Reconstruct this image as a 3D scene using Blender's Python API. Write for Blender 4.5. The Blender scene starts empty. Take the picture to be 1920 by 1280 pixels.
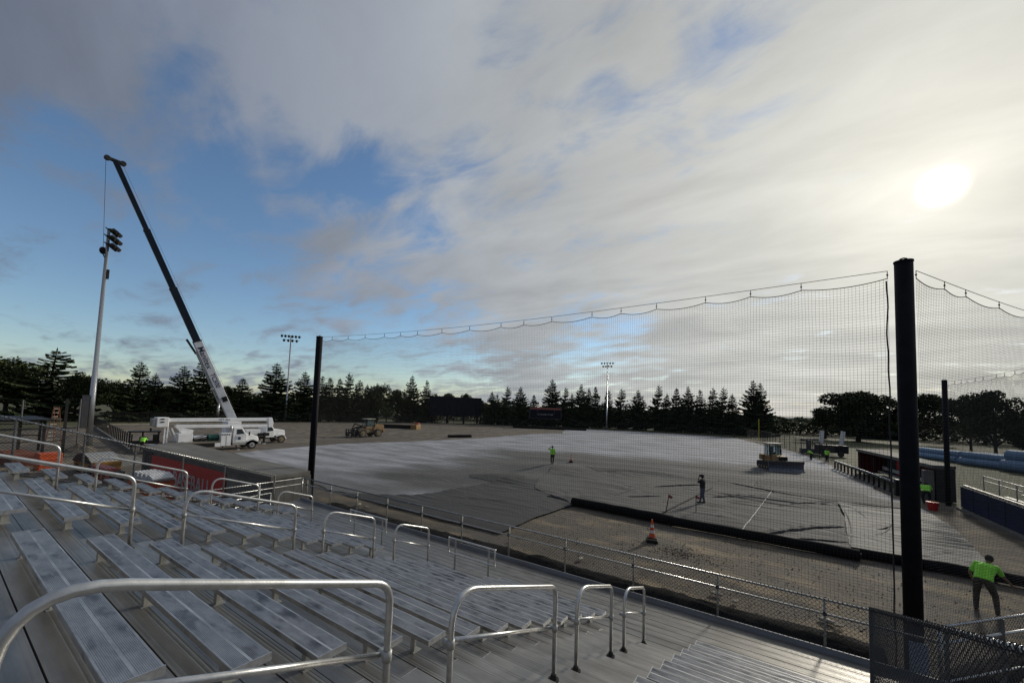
import bpy, bmesh, math, random
from mathutils import Vector, Matrix, noise
from math import radians, sin, cos, pi, sqrt, exp, floor
random.seed(7)
S = bpy.context.scene
C = bpy.context.collection
# ------------------------------------------------------------------ camera
EYE = Vector((0, 0, 5.65))
yaw, pitch, roll = radians(34.13), radians(3.53), radians(-1.9)
f_ = Vector((-sin(yaw)*cos(pitch), cos(yaw)*cos(pitch), sin(pitch)))
r0 = Vector((cos(yaw), sin(yaw), 0)); u0 = r0.cross(f_)
r_ = r0*cos(roll) - u0*sin(roll); u_ = r_.cross(f_)
cam = bpy.data.cameras.new('camera'); co = bpy.data.objects.new('camera', cam); C.objects.link(co)
co.matrix_world = Matrix(((r_.x, u_.x, -f_.x, 0), (r_.y, u_.y, -f_.y, 0), (r_.z, u_.z, -f_.z, EYE.z), (0, 0, 0, 1)))
cam.sensor_width = 36; cam.lens = 36*747/1920; cam.shift_y = 80/1920
cam.clip_start = .05; cam.clip_end = 6000
S.camera = co
# ------------------------------------------------------------------ sky and sun
SUN = Vector((0.2168, 0.8987, 0.3812)).normalized()
EL = math.asin(SUN.z); AZ = math.atan2(SUN.x, SUN.y)
W = bpy.data.worlds.new('World'); S.world = W; W.use_nodes = True
nt = W.node_tree; N = nt.nodes; Lk = nt.links; N.clear()
def nn(t, **k):
    n = N.new(t)
    for a, b in k.items(): setattr(n, a, b)
    return n
def wmath(op, a, b=None, c=None, clamp=False):
    n = nn('ShaderNodeMath', operation=op); n.use_clamp = clamp
    for i, v in enumerate((a, b, c)):
        if v is None: continue
        if isinstance(v, (int, float)): n.inputs[i].default_value = v
        else: Lk.new(v, n.inputs[i])
    return n.outputs[0]
tc = nn('ShaderNodeTexCoord'); D = tc.outputs['Generated']
sep = nn('ShaderNodeSeparateXYZ'); Lk.new(D, sep.inputs[0])
zc = wmath('ADD', wmath('MAXIMUM', sep.outputs[2], 0.0), .16)
px_ = wmath('DIVIDE', sep.outputs[0], zc); py_ = wmath('DIVIDE', sep.outputs[1], zc)
comb = nn('ShaderNodeCombineXYZ'); Lk.new(px_, comb.inputs[0]); Lk.new(py_, comb.inputs[1])
def wnoise(scale, detail, rough, dist=0., sc=(1, 1, 1), rot=0.):
    m = nn('ShaderNodeMapping'); m.inputs['Scale'].default_value = sc; m.inputs['Rotation'].default_value = (0, 0, rot)
    Lk.new(comb.outputs[0], m.inputs[0])
    n = nn('ShaderNodeTexNoise'); n.inputs['Scale'].default_value = scale; n.inputs['Detail'].default_value = detail
    n.inputs['Roughness'].default_value = rough; n.inputs['Distortion'].default_value = dist
    Lk.new(m.outputs[0], n.inputs['Vector']); return n.outputs[0]
n1 = wnoise(1.7, 9, .58, .35, (1, 1.7, 1), .6)
n2 = wnoise(.45, 3, .5, .2)
n3 = wnoise(3.0, 8, .6, .6, (1, 1.8, 1), .9)
# openings in the cloud deck: directions, widths, depth
holes = [((-0.878, .119, .463), .10, .40), ((-0.857, .219, .466), .13, .80), ((-0.862, .288, .417), .14, .85), ((-0.801, .393, .452), .13, .85), ((-0.737, .495, .461), .12, .80), ((-0.671, .602, .433), .09, .70),
         ((-0.958, .161, .238), .22, .95), ((-0.905, .312, .291), .18, .92), ((-0.977, .138, .161), .22, .90), ((-0.916, .351, .195), .22, .90), ((-0.71, .669, .22), .09, .25), ((-0.8, .592, .098), .24, .80), ((-0.68, .71, .10), .16, .58),
         ((-0.432, .687, .584), .12, .42), ((-0.554, .663, .504), .09, .50), ((-0.087, .762, .642), .14, .34), ((-0.42, .563, .712), .14, .34), ((-0.30, .70, .65), .10, .30), ((-0.395, .905, .158), .13, .50), ((-0.30, .94, .17), .10, .40)]
bias = None
for d, w_, a_ in holes:
    dv = Vector(d).normalized()
    vd = nn('ShaderNodeVectorMath', operation='DISTANCE'); Lk.new(D, vd.inputs[0]); vd.inputs[1].default_value = dv
    g = wmath('MULTIPLY', wmath('EXPONENT', wmath('MULTIPLY', wmath('POWER', wmath('DIVIDE', vd.outputs['Value'], w_), 2.), -1.)), a_)
    bias = g if bias is None else wmath('MAXIMUM', bias, g)
dens = wmath('ADD', wmath('ADD', wmath('MULTIPLY', n1, 1.6), wmath('MULTIPLY', n2, .4)), wmath('MULTIPLY', n3, 1.35))
dens = wmath('SUBTRACT', wmath('SUBTRACT', dens, .93), bias)
cover = nn('ShaderNodeMapRange', interpolation_type='SMOOTHSTEP'); Lk.new(dens, cover.inputs[0])
cover.inputs[1].default_value = -.10; cover.inputs[2].default_value = .62; cover.inputs[3].default_value = 0; cover.inputs[4].default_value = 1
cv = wmath('MULTIPLY', cover.outputs[0], .97)
dot = nn('ShaderNodeVectorMath', operation='DOT_PRODUCT'); Lk.new(D, dot.inputs[0]); dot.inputs[1].default_value = SUN
dt = dot.outputs['Value']
ramp = nn('ShaderNodeValToRGB'); Lk.new(dt, ramp.inputs[0]); cr = ramp.color_ramp
stops = [(0.0, (.175, .205, .27)), (.25, (.235, .268, .335)), (.50, (.33, .362, .415)), (.72, (.44, .46, .475)), (.88, (.575, .58, .56)), (.97, (.68, .675, .62)), (1., (.80, .78, .69))]
cr.elements[0].position = 0; cr.elements[0].color = (*stops[0][1], 1); cr.elements[1].position = 1; cr.elements[1].color = (*stops[-1][1], 1)
for p, c_ in stops[1:-1]:
    e = cr.elements.new(p); e.color = (*c_, 1)
n4 = wnoise(1.1, 7, .55, .4, (1, 2.2, 1), .5)
shade = nn('ShaderNodeMapRange'); Lk.new(n4, shade.inputs[0]); shade.inputs[1].default_value = .3; shade.inputs[2].default_value = .7
shade.inputs[3].default_value = .78; shade.inputs[4].default_value = 1.14
vm = nn('ShaderNodeVectorMath', operation='SCALE'); Lk.new(ramp.outputs[0], vm.inputs[0]); Lk.new(shade.outputs[0], vm.inputs['Scale'])
# sun behind thin cloud
glow = wmath('MULTIPLY', wmath('EXPONENT', wmath('MULTIPLY', wmath('SUBTRACT', 1., dt), -9000.)), 13.0)
glow2 = wmath('MULTIPLY', wmath('EXPONENT', wmath('MULTIPLY', wmath('SUBTRACT', 1., dt), -110.)), .17)
gl = wmath('ADD', glow, glow2)
gv = nn('ShaderNodeVectorMath', operation='SCALE'); gv.inputs[0].default_value = (1, .95, .80); Lk.new(gl, gv.inputs['Scale'])
ca = nn('ShaderNodeVectorMath', operation='ADD'); Lk.new(vm.outputs[0], ca.inputs[0]); Lk.new(gv.outputs[0], ca.inputs[1])
sky = nn('ShaderNodeTexSky', sky_type='NISHITA'); sky.sun_disc = False; sky.sun_elevation = EL; sky.sun_rotation = AZ
sky.air_density = 1.0; sky.dust_density = 0.35; sky.ozone_density = 2.5
hs = nn('ShaderNodeHueSaturation'); hs.inputs['Saturation'].default_value = 1.06; Lk.new(sky.outputs[0], hs.inputs['Color'])
b1 = nn('ShaderNodeBackground'); Lk.new(hs.outputs[0], b1.inputs[0]); b1.inputs[1].default_value = .118
b2 = nn('ShaderNodeBackground'); Lk.new(ca.outputs[0], b2.inputs[0]); b2.inputs[1].default_value = 1
mx = nn('ShaderNodeMixShader'); Lk.new(cv, mx.inputs[0]); Lk.new(b1.outputs[0], mx.inputs[1]); Lk.new(b2.outputs[0], mx.inputs[2])
wo = nn('ShaderNodeOutputWorld'); Lk.new(mx.outputs[0], wo.inputs[0])
sl = bpy.data.lights.new('sun', 'SUN'); so = bpy.data.objects.new('sun', sl); C.objects.link(so)
sl.energy = 2.7; sl.angle = radians(6); sl.color = (1, .93, .8)
so.rotation_euler = (-SUN).to_track_quat('-Z', 'Y').to_euler()
S.view_settings.view_transform = 'Standard'; S.view_settings.look = 'None'; S.view_settings.gamma = 1
S.view_settings.exposure = 0; S.view_settings.use_curve_mapping = False
# ------------------------------------------------------------------ materials
def mat(name, col, rough=.7, metal=0., col2=None, scale=3., detail=4., bump=0., bscale=40., stretch=None, obj=False, spec=None, lo=.35, hi=.65):
    m = bpy.data.materials.new(name); m.use_nodes = True; t = m.node_tree; b = t.nodes['Principled BSDF']
    b.inputs['Base Color'].default_value = (*col, 1); b.inputs['Roughness'].default_value = rough; b.inputs['Metallic'].default_value = metal
    if spec is not None: b.inputs['Specular IOR Level'].default_value = spec
    tcn = t.nodes.new('ShaderNodeTexCoord'); src = tcn.outputs['Object']
    if not obj:
        g = t.nodes.new('ShaderNodeNewGeometry'); src = g.outputs['Position']
    if stretch:
        mp = t.nodes.new('ShaderNodeMapping'); mp.inputs['Scale'].default_value = stretch; t.links.new(src, mp.inputs[0]); src = mp.outputs[0]
    if col2 is not None:
        n = t.nodes.new('ShaderNodeTexNoise'); n.inputs['Scale'].default_value = scale; n.inputs['Detail'].default_value = detail; n.inputs['Roughness'].default_value = .6
        t.links.new(src, n.inputs['Vector'])
        r = t.nodes.new('ShaderNodeMapRange'); r.inputs[1].default_value = lo; r.inputs[2].default_value = hi; t.links.new(n.outputs[0], r.inputs[0])
        mixn = t.nodes.new('ShaderNodeMix'); mixn.data_type = 'RGBA'; t.links.new(r.outputs[0], mixn.inputs[0])
        mixn.inputs[6].default_value = (*col, 1); mixn.inputs[7].default_value = (*col2, 1)
        t.links.new(mixn.outputs[2], b.inputs['Base Color'])
    if bump:
        n = t.nodes.new('ShaderNodeTexNoise'); n.inputs['Scale'].default_value = bscale; n.inputs['Detail'].default_value = 5; t.links.new(src, n.inputs['Vector'])
        bp = t.nodes.new('ShaderNodeBump'); bp.inputs['Strength'].default_value = 1; bp.inputs['Distance'].default_value = bump
        t.links.new(n.outputs[0], bp.inputs['Height']); t.links.new(bp.outputs[0], b.inputs['Normal'])
    return m
def addlayer(m, col, scale, lo, hi, stretch=None, detail=6, amt=1.):
    """another noise-masked colour over what is there"""
    t = m.node_tree; b = t.nodes['Principled BSDF']; src = b.inputs['Base Color'].links[0].from_socket if b.inputs['Base Color'].links else None
    g = t.nodes.new('ShaderNodeNewGeometry'); s = g.outputs['Position']
    if stretch:
        mp = t.nodes.new('ShaderNodeMapping'); mp.inputs['Scale'].default_value = stretch; t.links.new(s, mp.inputs[0]); s = mp.outputs[0]
    n = t.nodes.new('ShaderNodeTexNoise'); n.inputs['Scale'].default_value = scale; n.inputs['Detail'].default_value = detail; t.links.new(s, n.inputs['Vector'])
    r = t.nodes.new('ShaderNodeMapRange'); r.inputs[1].default_value = lo; r.inputs[2].default_value = hi; r.inputs[4].default_value = amt; t.links.new(n.outputs[0], r.inputs[0])
    mixn = t.nodes.new('ShaderNodeMix'); mixn.data_type = 'RGBA'; t.links.new(r.outputs[0], mixn.inputs[0])
    if src: t.links.new(src, mixn.inputs[6])
    else: mixn.inputs[6].default_value = b.inputs['Base Color'].default_value
    mixn.inputs[7].default_value = (*col, 1); t.links.new(mixn.outputs[2], b.inputs['Base Color'])
M = {}
M['seat'] = mat('seat_aluminium', (.49, .485, .48), .45, .8, (.29, .29, .295), 6., 8, stretch=(.7, 1.6, 1), lo=.3, hi=.7); addlayer(M['seat'], (.08, .085, .10), 4.2, .53, .68, (.7, 1.8, 1), 10, .75)
addlayer(M['seat'], (.62, .63, .64), 9., .60, .72, (.5, 3, 1), 6, .35)
M['tread'] = mat('tread_aluminium', (.33, .318, .30), .42, .7, (.22, .212, .20), 2.5, 6, stretch=(.5, 2.5, 1), bump=.0006, bscale=90); addlayer(M['tread'], (.09, .087, .08), 1.7, .55, .75, (.6, 1.5, 1), 8, .5)
M['post'] = mat('dull_fence_post', (.17, .17, .165), .6, .3, (.11, .11, .11), 10)
M['lip'] = mat('polished_aluminium_edge', (.50, .50, .50), .45, .7, (.27, .275, .28), 5., 8, stretch=(.5, 2, 1), lo=.35, hi=.6)
M['cap'] = mat('end_cap_aluminium', (.55, .56, .57), .4, .7, (.4, .4, .41), 20)
M['pipe'] = mat('galvanised_pipe', (.62, .62, .61), .33, .8, (.46, .46, .455), 14., 5, bump=.0004, bscale=120)
M['plate'] = mat('bare_aluminium_plate', (.42, .42, .40), .55, .5, (.30, .30, .285), 6)
M['redsteel'] = mat('red_painted_steel', (.32, .03, .02), .5, 0, (.20, .02, .015), 5)
M['curb'] = mat('toe_board', (.16, .165, .175), .6, .1, (.2, .22, .26), 3, stretch=(.3, 1, 3))
M['wireblk'] = mat('black_coated_wire', (.018, .019, .021), .6, 0, (.03, .03, .033), 30, spec=.3)
M['wire'] = mat('galvanised_wire', (.30, .31, .31), .45, .6, (.2, .2, .2), 30)
M['net'] = mat('black_netting_cord', (.02, .02, .022), .8, 0, (.035, .035, .035), 30)
M['blackpole'] = mat('black_painted_pole', (.006, .0065, .009), .7, 0, (.010, .0105, .014), 4, bump=.0005, bscale=30, spec=.12)
M['ground'] = mat('grass_ground', (.062, .064, .02), .95, 0, (.036, .043, .014), .12, 8, bump=.03, bscale=6); addlayer(M['ground'], (.10, .088, .045), .035, .5, .66, None, 8, .8)
M['dirt'] = mat('field_dirt', (.118, .095, .068), .95, 0, (.060, .051, .041), .22, 8, stretch=(.6, 1.4, 1), bump=.03, bscale=5); addlayer(M['dirt'], (.10, .092, .082), .09, .45, .62, (1.6, .6, 1), 8, .9)
addlayer(M['dirt'], (.05, .042, .034), .9, .54, .66, None, 10, .85); addlayer(M['dirt'], (.24, .185, .115), .55, .50, .66, (.8, 1.8, 1), 12, .8); addlayer(M['dirt'], (.075, .062, .048), .16, .47, .60, None, 8, .75)
M['clod'] = mat('dark_clods', (.05, .041, .031), .95, 0, (.10, .08, .055), .8, 8)
M['gravel'] = mat('grey_gravel', (.088, .087, .084), .9, 0, (.060, .060, .059), .35, 9, stretch=(.6, 2, 1), bump=.02, bscale=22); addlayer(M['gravel'], (.06, .06, .062), .16, .5, .68, (.7, 1.8, 1), 8, .8)
addlayer(M['gravel'], (.16, .16, .155), 1.2, .58, .7, (.5, 2.5, 1), 9, .5)
M['darkgrav'] = mat('dark_gravel', (.032, .032, .033), .9, 0, (.052, .052, .053), .5, 9, stretch=(.6, 2, 1), bump=.02, bscale=22)
M['pale'] = mat('sky_sheen_gravel', (.30, .31, .345), .85, 0, (.18, .19, .215), .3, 9, stretch=(.5, 1.6, 1), bump=.015, bscale=18); addlayer(M['pale'], (.12, .122, .125), .11, .52, .66, (1.8, .6, 1), 8, .7)  # gravel lightened and blued to paint in grazing sky reflection
M['fabdark'] = mat('dark_geotextile_and_fold_shade', (.034, .034, .036), .85, 0, (.024, .024, .026), .8, 6, bump=.004, bscale=3, stretch=(.5, 2.2, 1))  # the dark sheet's own cloth; also paints shade on the raised folds
M['fab'] = mat('grey_geotextile', (.082, .081, .077), .9, 0, (.055, .054, .052), .5, 8, bump=.01, bscale=2.2, stretch=(.6, 2.4, 1))
M['fablight'] = mat('light_geotextile', (.16, .158, .145), .85, 0, (.125, .123, .113), .5, 8, bump=.01, bscale=2.2, stretch=(.8, 2.0, 1))
M['roll'] = mat('black_fabric_roll', (.007, .007, .0075), .95, 0, (.012, .012, .012), 8, bump=.01, bscale=6, spec=.08)
M['seam'] = mat('white_seam_line', (.55, .55, .52), .8)
M['needle'] = mat('conifer_needles', (.03, .042, .02), .9, 0, (.06, .078, .036), .8, 4, spec=.1)
M['leaf'] = mat('broad_leaves', (.03, .042, .016), .85, 0, (.06, .075, .026), .5, 5, spec=.15)
M['leafdark'] = mat('dark_broad_leaves', (.032, .042, .02), .9, 0, (.06, .075, .032), .5, 5, spec=.1)
M['leafpale'] = mat('pale_green_leaves', (.10, .14, .04), .85, 0, (.06, .08, .025), .9, 5)
M['bark'] = mat('bark', (.05, .04, .032), .9, 0, (.025, .02, .017), 6, bump=.02, bscale=9)
M['white'] = mat('white_truck_paint', (.86, .87, .88), .35, 0, (.76, .76, .75), 1.5, 6)
M['white2'] = mat('white_boom_gelcoat', (.82, .83, .84), .45, 0, (.70, .71, .72), 2., 6)
M['navy'] = mat('dark_blue_boom_paint', (.010, .018, .032), .5, 0, (.016, .026, .042), 1.2, 5, spec=.2)
M['dark'] = mat('dark_steel', (.022, .022, .024), .7, 0, (.04, .038, .036), 4, spec=.2)
M['black'] = mat('black_paint', (.010, .010, .012), .6, 0, (.017, .017, .017), 5, spec=.2)
M['rubber'] = mat('tyre_rubber', (.022, .021, .02), .85, 0, (.05, .045, .04), 6)
M['rim'] = mat('bright_wheel_rim', (.6, .6, .6), .35, .6, (.4, .4, .4), 9)
M['glass'] = mat('dark_window_glass', (.02, .03, .035), .08, 0, (.03, .045, .05), 2)
M['clear'] = mat('tinted_glass', (.45, .55, .56), .05)
M['clear'].node_tree.nodes['Principled BSDF'].inputs['Transmission Weight'].default_value = .85; M['clear'].node_tree.nodes['Principled BSDF'].inputs['IOR'].default_value = 1.05
M['green'] = mat('green_tank_paint', (.01, .11, .075), .45, 0, (.01, .07, .05), 3)
M['yellow'] = mat('faded_machine_yellow', (.34, .20, .07), .6, 0, (.22, .14, .06), 3, 6)
M['tan'] = mat('dusty_rim_tan', (.28, .21, .12), .8, 0, (.18, .14, .09), 6)
M['amber'] = mat('amber_paint', (.34, .17, .02), .5, 0, (.24, .12, .02), 4)
M['orange'] = mat('orange_plastic', (.52, .085, .015), .5, 0, (.40, .06, .012), 4)
M['rust'] = mat('rusty_orange_paint', (.20, .05, .02), .8, 0, (.11, .035, .02), 2)
M['orange2'] = mat('bright_safety_orange', (.75, .12, .03), .5, 0, (.6, .09, .02), 4)
M['pinkred'] = mat('faded_red_paint', (.42, .12, .10), .6, 0, (.30, .07, .06), 5)
M['redban'] = mat('red_banner_vinyl', (.58, .016, .013), .6, 0, (.48, .012, .01), 2)
M['blackban'] = mat('black_banner_vinyl', (.015, .015, .016), .7, 0, (.022, .022, .022), 2)
M['letter'] = mat('grey_banner_lettering', (.62, .62, .63), .7, 0, (.42, .42, .43), 5)
M['outline'] = mat('dim_banner_outline', (.13, .13, .14), .7)
M['concrete'] = mat('weathered_concrete', (.17, .165, .15), .9, 0, (.11, .107, .098), 1.2, 8, bump=.004, bscale=20)
M['roof'] = mat('tar_roof', (.125, .12, .105), .9, 0, (.085, .08, .072), .5, 8, bump=.01, bscale=14); addlayer(M['roof'], (.16, .155, .14), .25, .5, .65, (1, 3, 1), 8, .7)
M['blue'] = mat('navy_wall_padding', (.010, .018, .062), .7, 0, (.007, .012, .045), 1.5, spec=.2)
M['darkred'] = mat('dark_red_dugout_paint', (.15, .010, .010), .8, 0, (.09, .008, .008), 2, spec=.2)
M['tarp'] = mat('light_blue_wrap', (.20, .30, .43), .75, 0, (.16, .25, .38), 1.0, 8, stretch=(1, 1, 5), bump=.02, bscale=6)
M['lime'] = mat('lime_safety_cloth', (.33, .90, .06), .8, 0, (.27, .74, .05), 6, bump=.004, bscale=14, obj=True)
M['lime'].node_tree.nodes['Principled BSDF'].inputs['Sheen Weight'].default_value = .3
M['skin'] = mat('tanned_skin', (.22, .12, .075), .6, 0, (.17, .09, .055), 20, obj=True)
M['hair'] = mat('dark_hair', (.015, .012, .01), .8, 0, (.03, .025, .02), 30, obj=True)
M['khaki'] = mat('brown_work_trousers', (.075, .062, .045), .9, 0, (.045, .038, .028), 10, obj=True, bump=.004, bscale=12)
M['jeans'] = mat('faded_denim', (.11, .12, .15), .9, 0, (.07, .08, .11), 10, obj=True)
M['darkcloth'] = mat('black_cloth', (.012, .013, .016), .9, 0, (.02, .02, .024), 10, obj=True)
M['boot'] = mat('leather_boots', (.04, .03, .022), .7, 0, (.02, .016, .012), 20, obj=True)
M['cream'] = mat('cream_cab_roof', (.50, .48, .40), .5, 0, (.36, .34, .28), 3)
M['bladeblue'] = mat('worn_blade_steel', (.17, .18, .21), .42, .45, (.09, .10, .12), 2, stretch=(1, 1, 4))
M['bladetop'] = mat('rusty_blade_steel', (.09, .075, .07), .6, .2, (.05, .045, .045), 3)
M['wood'] = mat('weathered_timber', (.24, .21, .16), .9, 0, (.15, .13, .10), 5, stretch=(1, 6, 6))
M['screen'] = mat('scoreboard_dark_face', (.007, .009, .018), .7, 0, (.010, .012, .02), 1, spec=.15)
M['frameg'] = mat('grey_sign_frame', (.12, .115, .115), .7, 0, (.08, .08, .08), 3)
M['sign'] = mat('pale_blue_sign', (.45, .55, .72), .5, 0, (.38, .46, .62), 6)
M['ink'] = mat('dark_sign_ink', (.02, .03, .08), .6)
M['reflect'] = mat('white_reflective_band', (.85, .83, .8), .4, 0, (.6, .58, .55), 20)
M['foulyellow'] = mat('yellow_foul_pole_paint', (.55, .45, .03), .5)
M['crate'] = mat('white_plastic_wrap', (.62, .63, .64), .3, 0, (.40, .41, .44), 6, bump=.03, bscale=7)
M['stone'] = mat('pale_rubble', (.36, .33, .27), .9, 0, (.2, .18, .14), 4)
M['hill'] = mat('far_wooded_hill', (.075, .105, .115), 1, 0, (.06, .085, .09), .02)
# ------------------------------------------------------------------ helpers
class MB:
    def __init__(s): s.v = []; s.f = []; s.mi = []
    def add(s, vs, fs, mi=0):
        o = len(s.v); s.v += [tuple(v) for v in vs]; s.f += [tuple(i+o for i in f) for f in fs]; s.mi += [mi]*len(fs); return s
    def box(s, c, d, rot=None, mi=0):
        c = Vector(c); h = Vector(d)/2
        vs = [Vector((x*h.x, y*h.y, z*h.z)) for x in (-1, 1) for y in (-1, 1) for z in (-1, 1)]
        if rot is not None: vs = [rot @ v for v in vs]
        return s.add([v+c for v in vs], [(0, 1, 3, 2), (4, 6, 7, 5), (0, 4, 5, 1), (2, 3, 7, 6), (0, 2, 6, 4), (1, 5, 7, 3)], mi)
    def b2(s, a, b, mi=0):
        return s.box([(a[i]+b[i])/2 for i in range(3)], [abs(b[i]-a[i]) for i in range(3)], None, mi)
    def bar(s, a, b, w, h, mi=0):
        a = Vector(a); b = Vector(b); d = b-a; L = d.length; d.normalize()
        up = Vector((0, 0, 1)) if abs(d.z) < .95 else Vector((1, 0, 0))
        y = up.cross(d).normalized(); z = d.cross(y)
        R = Matrix((d, y, z)).transposed()
        return s.box((a+b)/2, (L, w, h), R, mi)
    def tube(s, pts, r, n=8, mi=0, cap=True, closed=False):
        pts = [Vector(p) for p in pts]; m = len(pts)
        rs = r if isinstance(r, (list, tuple)) else [r]*m
        prev = None; rings = []
        for i, p in enumerate(pts):
            if closed: t = (pts[(i+1) % m]-pts[i-1]).normalized()
            else: t = (pts[min(i+1, m-1)]-pts[max(i-1, 0)]).normalized()
            if prev is None:
                a = Vector((0, 0, 1)) if abs(t.z) < .9 else Vector((1, 0, 0)); x = a.cross(t).normalized()
            else:
                x = (prev - t*prev.dot(t))
                x = x.normalized() if x.length > 1e-6 else Vector((1, 0, 0)).cross(t).normalized()
            prev = x; y = t.cross(x)
            rings.append([p+(x*cos(2*pi*k/n)+y*sin(2*pi*k/n))*rs[i] for k in range(n)])
        vs = [v for rg in rings for v in rg]; fs = []
        for i in range(m if closed else m-1):
            j = (i+1) % m
            for k in range(n): fs.append((i*n+k, i*n+(k+1) % n, j*n+(k+1) % n, j*n+k))
        if cap and not closed: fs += [tuple(range(n))[::-1], tuple((m-1)*n+k for k in range(n))]
        return s.add(vs, fs, mi)
    def sphere(s, c, r, n=10, m=7, sc=(1, 1, 1), mi=0):
        c = Vector(c); vs = [c+Vector((0, 0, r*sc[2]))]; fs = []
        for i in range(1, m):
            for k in range(n):
                a = pi*i/m; b = 2*pi*k/n; vs.append(c+Vector((r*sc[0]*sin(a)*cos(b), r*sc[1]*sin(a)*sin(b), r*sc[2]*cos(a))))
        vs.append(c-Vector((0, 0, r*sc[2]))); L = len(vs)-1
        for k in range(n):
            fs.append((0, 1+k, 1+(k+1) % n)); fs.append((L, 1+(m-2)*n+(k+1) % n, 1+(m-2)*n+k))
        for i in range(m-2):
            for k in range(n): fs.append((1+i*n+k, 1+(i+1)*n+k, 1+(i+1)*n+(k+1) % n, 1+i*n+(k+1) % n))
        return s.add(vs, fs, mi)
    def prism(s, poly, y0, y1, mi=0):
        """polygon in x,z extruded along y"""
        n = len(poly); vs = [(p[0], y0, p[1]) for p in poly]+[(p[0], y1, p[1]) for p in poly]
        fs = [tuple(range(n)), tuple(range(2*n-1, n-1, -1))]+[(i, i+n, (i+1) % n+n, (i+1) % n) for i in range(n)]
        return s.add(vs, fs, mi)
    def mesh(s, name, mats, smooth=False):
        me = bpy.data.meshes.new(name); me.from_pydata(s.v, [], s.f)
        for m_ in (mats if isinstance(mats, (list, tuple)) else [mats]): me.materials.append(m_)
        if any(s.mi): me.polygons.foreach_set('material_index', s.mi)
        if smooth: me.polygons.foreach_set('use_smooth', [True]*len(me.polygons))
        me.validate(); bm = bmesh.new(); bm.from_mesh(me); bmesh.ops.recalc_face_normals(bm, faces=bm.faces); bm.to_mesh(me); bm.free()
        return me
    def build(s, name, mats, parent=None, smooth=False, bevel=0., **k):
        return link(name, s.mesh(name, mats, smooth), parent, bevel=bevel, **k)
def link(name, me, parent=None, loc=None, bevel=0., label=None, cat=None, group=None, kind=None, rot=None):
    o = bpy.data.objects.new(name, me); C.objects.link(o)
    if parent: o.parent = parent
    if loc is not None: o.location = loc
    if rot is not None: o.rotation_euler = rot
    if bevel:
        b = o.modifiers.new('bevel', 'BEVEL'); b.width = bevel; b.segments = 2; b.limit_method = 'ANGLE'
    return tag(o, label, cat, group, kind)
def tag(o, label=None, cat=None, group=None, kind=None):
    if label: o['label'] = label
    if cat: o['category'] = cat
    if group: o['group'] = group
    if kind: o['kind'] = kind
    return o
def thing(name, loc, rz=0, label=None, cat=None, group=None, kind=None):
    o = bpy.data.objects.new(name, None); C.objects.link(o); o.location = loc; o.rotation_euler = (0, 0, rz); o.empty_display_size = .2
    return tag(o, label, cat, group, kind)
KIDS = {}
def copy_tree(o, parent=None):
    c = o.copy(); C.objects.link(c); c.parent = parent
    for ch in o.children: copy_tree(ch, c)
    return c
def B(): return MB()
def bend(p0, p1, p2, r, n=5):
    """rounded corner at p1 between p0 and p2"""
    p0, p1, p2 = Vector(p0), Vector(p1), Vector(p2)
    a = p1+(p0-p1).normalized()*r; b = p1+(p2-p1).normalized()*r
    return [((1-t)**2)*a+2*(1-t)*t*p1+t*t*b for t in [i/n for i in range(n+1)]]
# ------------------------------------------------------------------ ground and the sheets on it
def G(x, y):
    """gentle relief of the graded field, never negative"""
    def g(cx, cy, sx, sy, a, an=0):
        dx, dy = x-cx, y-cy; ca, sa = cos(an), sin(an); u, v = dx*ca+dy*sa, -dx*sa+dy*ca
        return a*exp(-(u/sx)**2-(v/sy)**2)
    h = g(-18.6, 34.5, 4.2, 2.2, .32, .5)+g(-18.5, 26.5, 3.0, 1.6, .30, .6)+g(-11.5, 37.8, 3.6, 1.2, .18, .1)+g(-7, 37.5, 4, 1.0, .16, -.2)+g(1, 36.5, 5, 1.5, .12, 0)
    h += g(-20, 41, 6, 1.3, .16, .2)+g(-26, 30, 5, 1.6, .16, .9)+g(-25, 22, 4, 1.2, .13, .6)+g(-6, 47, 6, 1.2, .14, .1)+g(-10, 42, 7, 1.4, .14, .1)+g(-2, 41, 6, 1.6, .14, .1)+g(-14, 46, 9, 2, .10, 0)+g(1, 44, 5, 1.5, .12, .2)
    return h
FOOT = G
def clip(poly, ax, v, keep):
    out = []
    for i in range(len(poly)):
        a, b = poly[i], poly[(i+1) % len(poly)]
        ia = (a[ax] >= v) if keep > 0 else (a[ax] <= v); ib = (b[ax] >= v) if keep > 0 else (b[ax] <= v)
        if ia: out.append(a)
        if ia != ib:
            t = (v-a[ax])/(b[ax]-a[ax]); out.append((a[0]+(b[0]-a[0])*t, a[1]+(b[1]-a[1])*t))
    return out
def inside(p, poly):
    c = False; x, y = p
    for i in range(len(poly)):
        x1, y1 = poly[i]; x2, y2 = poly[i-1]
        if (y1 > y) != (y2 > y) and x < (x2-x1)*(y-y1)/(y2-y1)+x1: c = not c
    return c
def ragged(poly, amp, step, seed=0):
    out = []
    for i in range(len(poly)):
        a = Vector(poly[i]); b = Vector(poly[(i+1) % len(poly)]); L = (b-a).length; n = max(1, int(L/step)); nrm = Vector((-(b-a).y, (b-a).x)).normalized() if L else Vector((0, 0))
        for k in range(n):
            p = a+(b-a)*k/n; q = noise.noise(Vector((p.x*.6, p.y*.6, seed)))+.5*noise.noise(Vector((p.x*2, p.y*2, seed)))
            out.append(tuple(p+nrm*q*amp))
    return out
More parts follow.
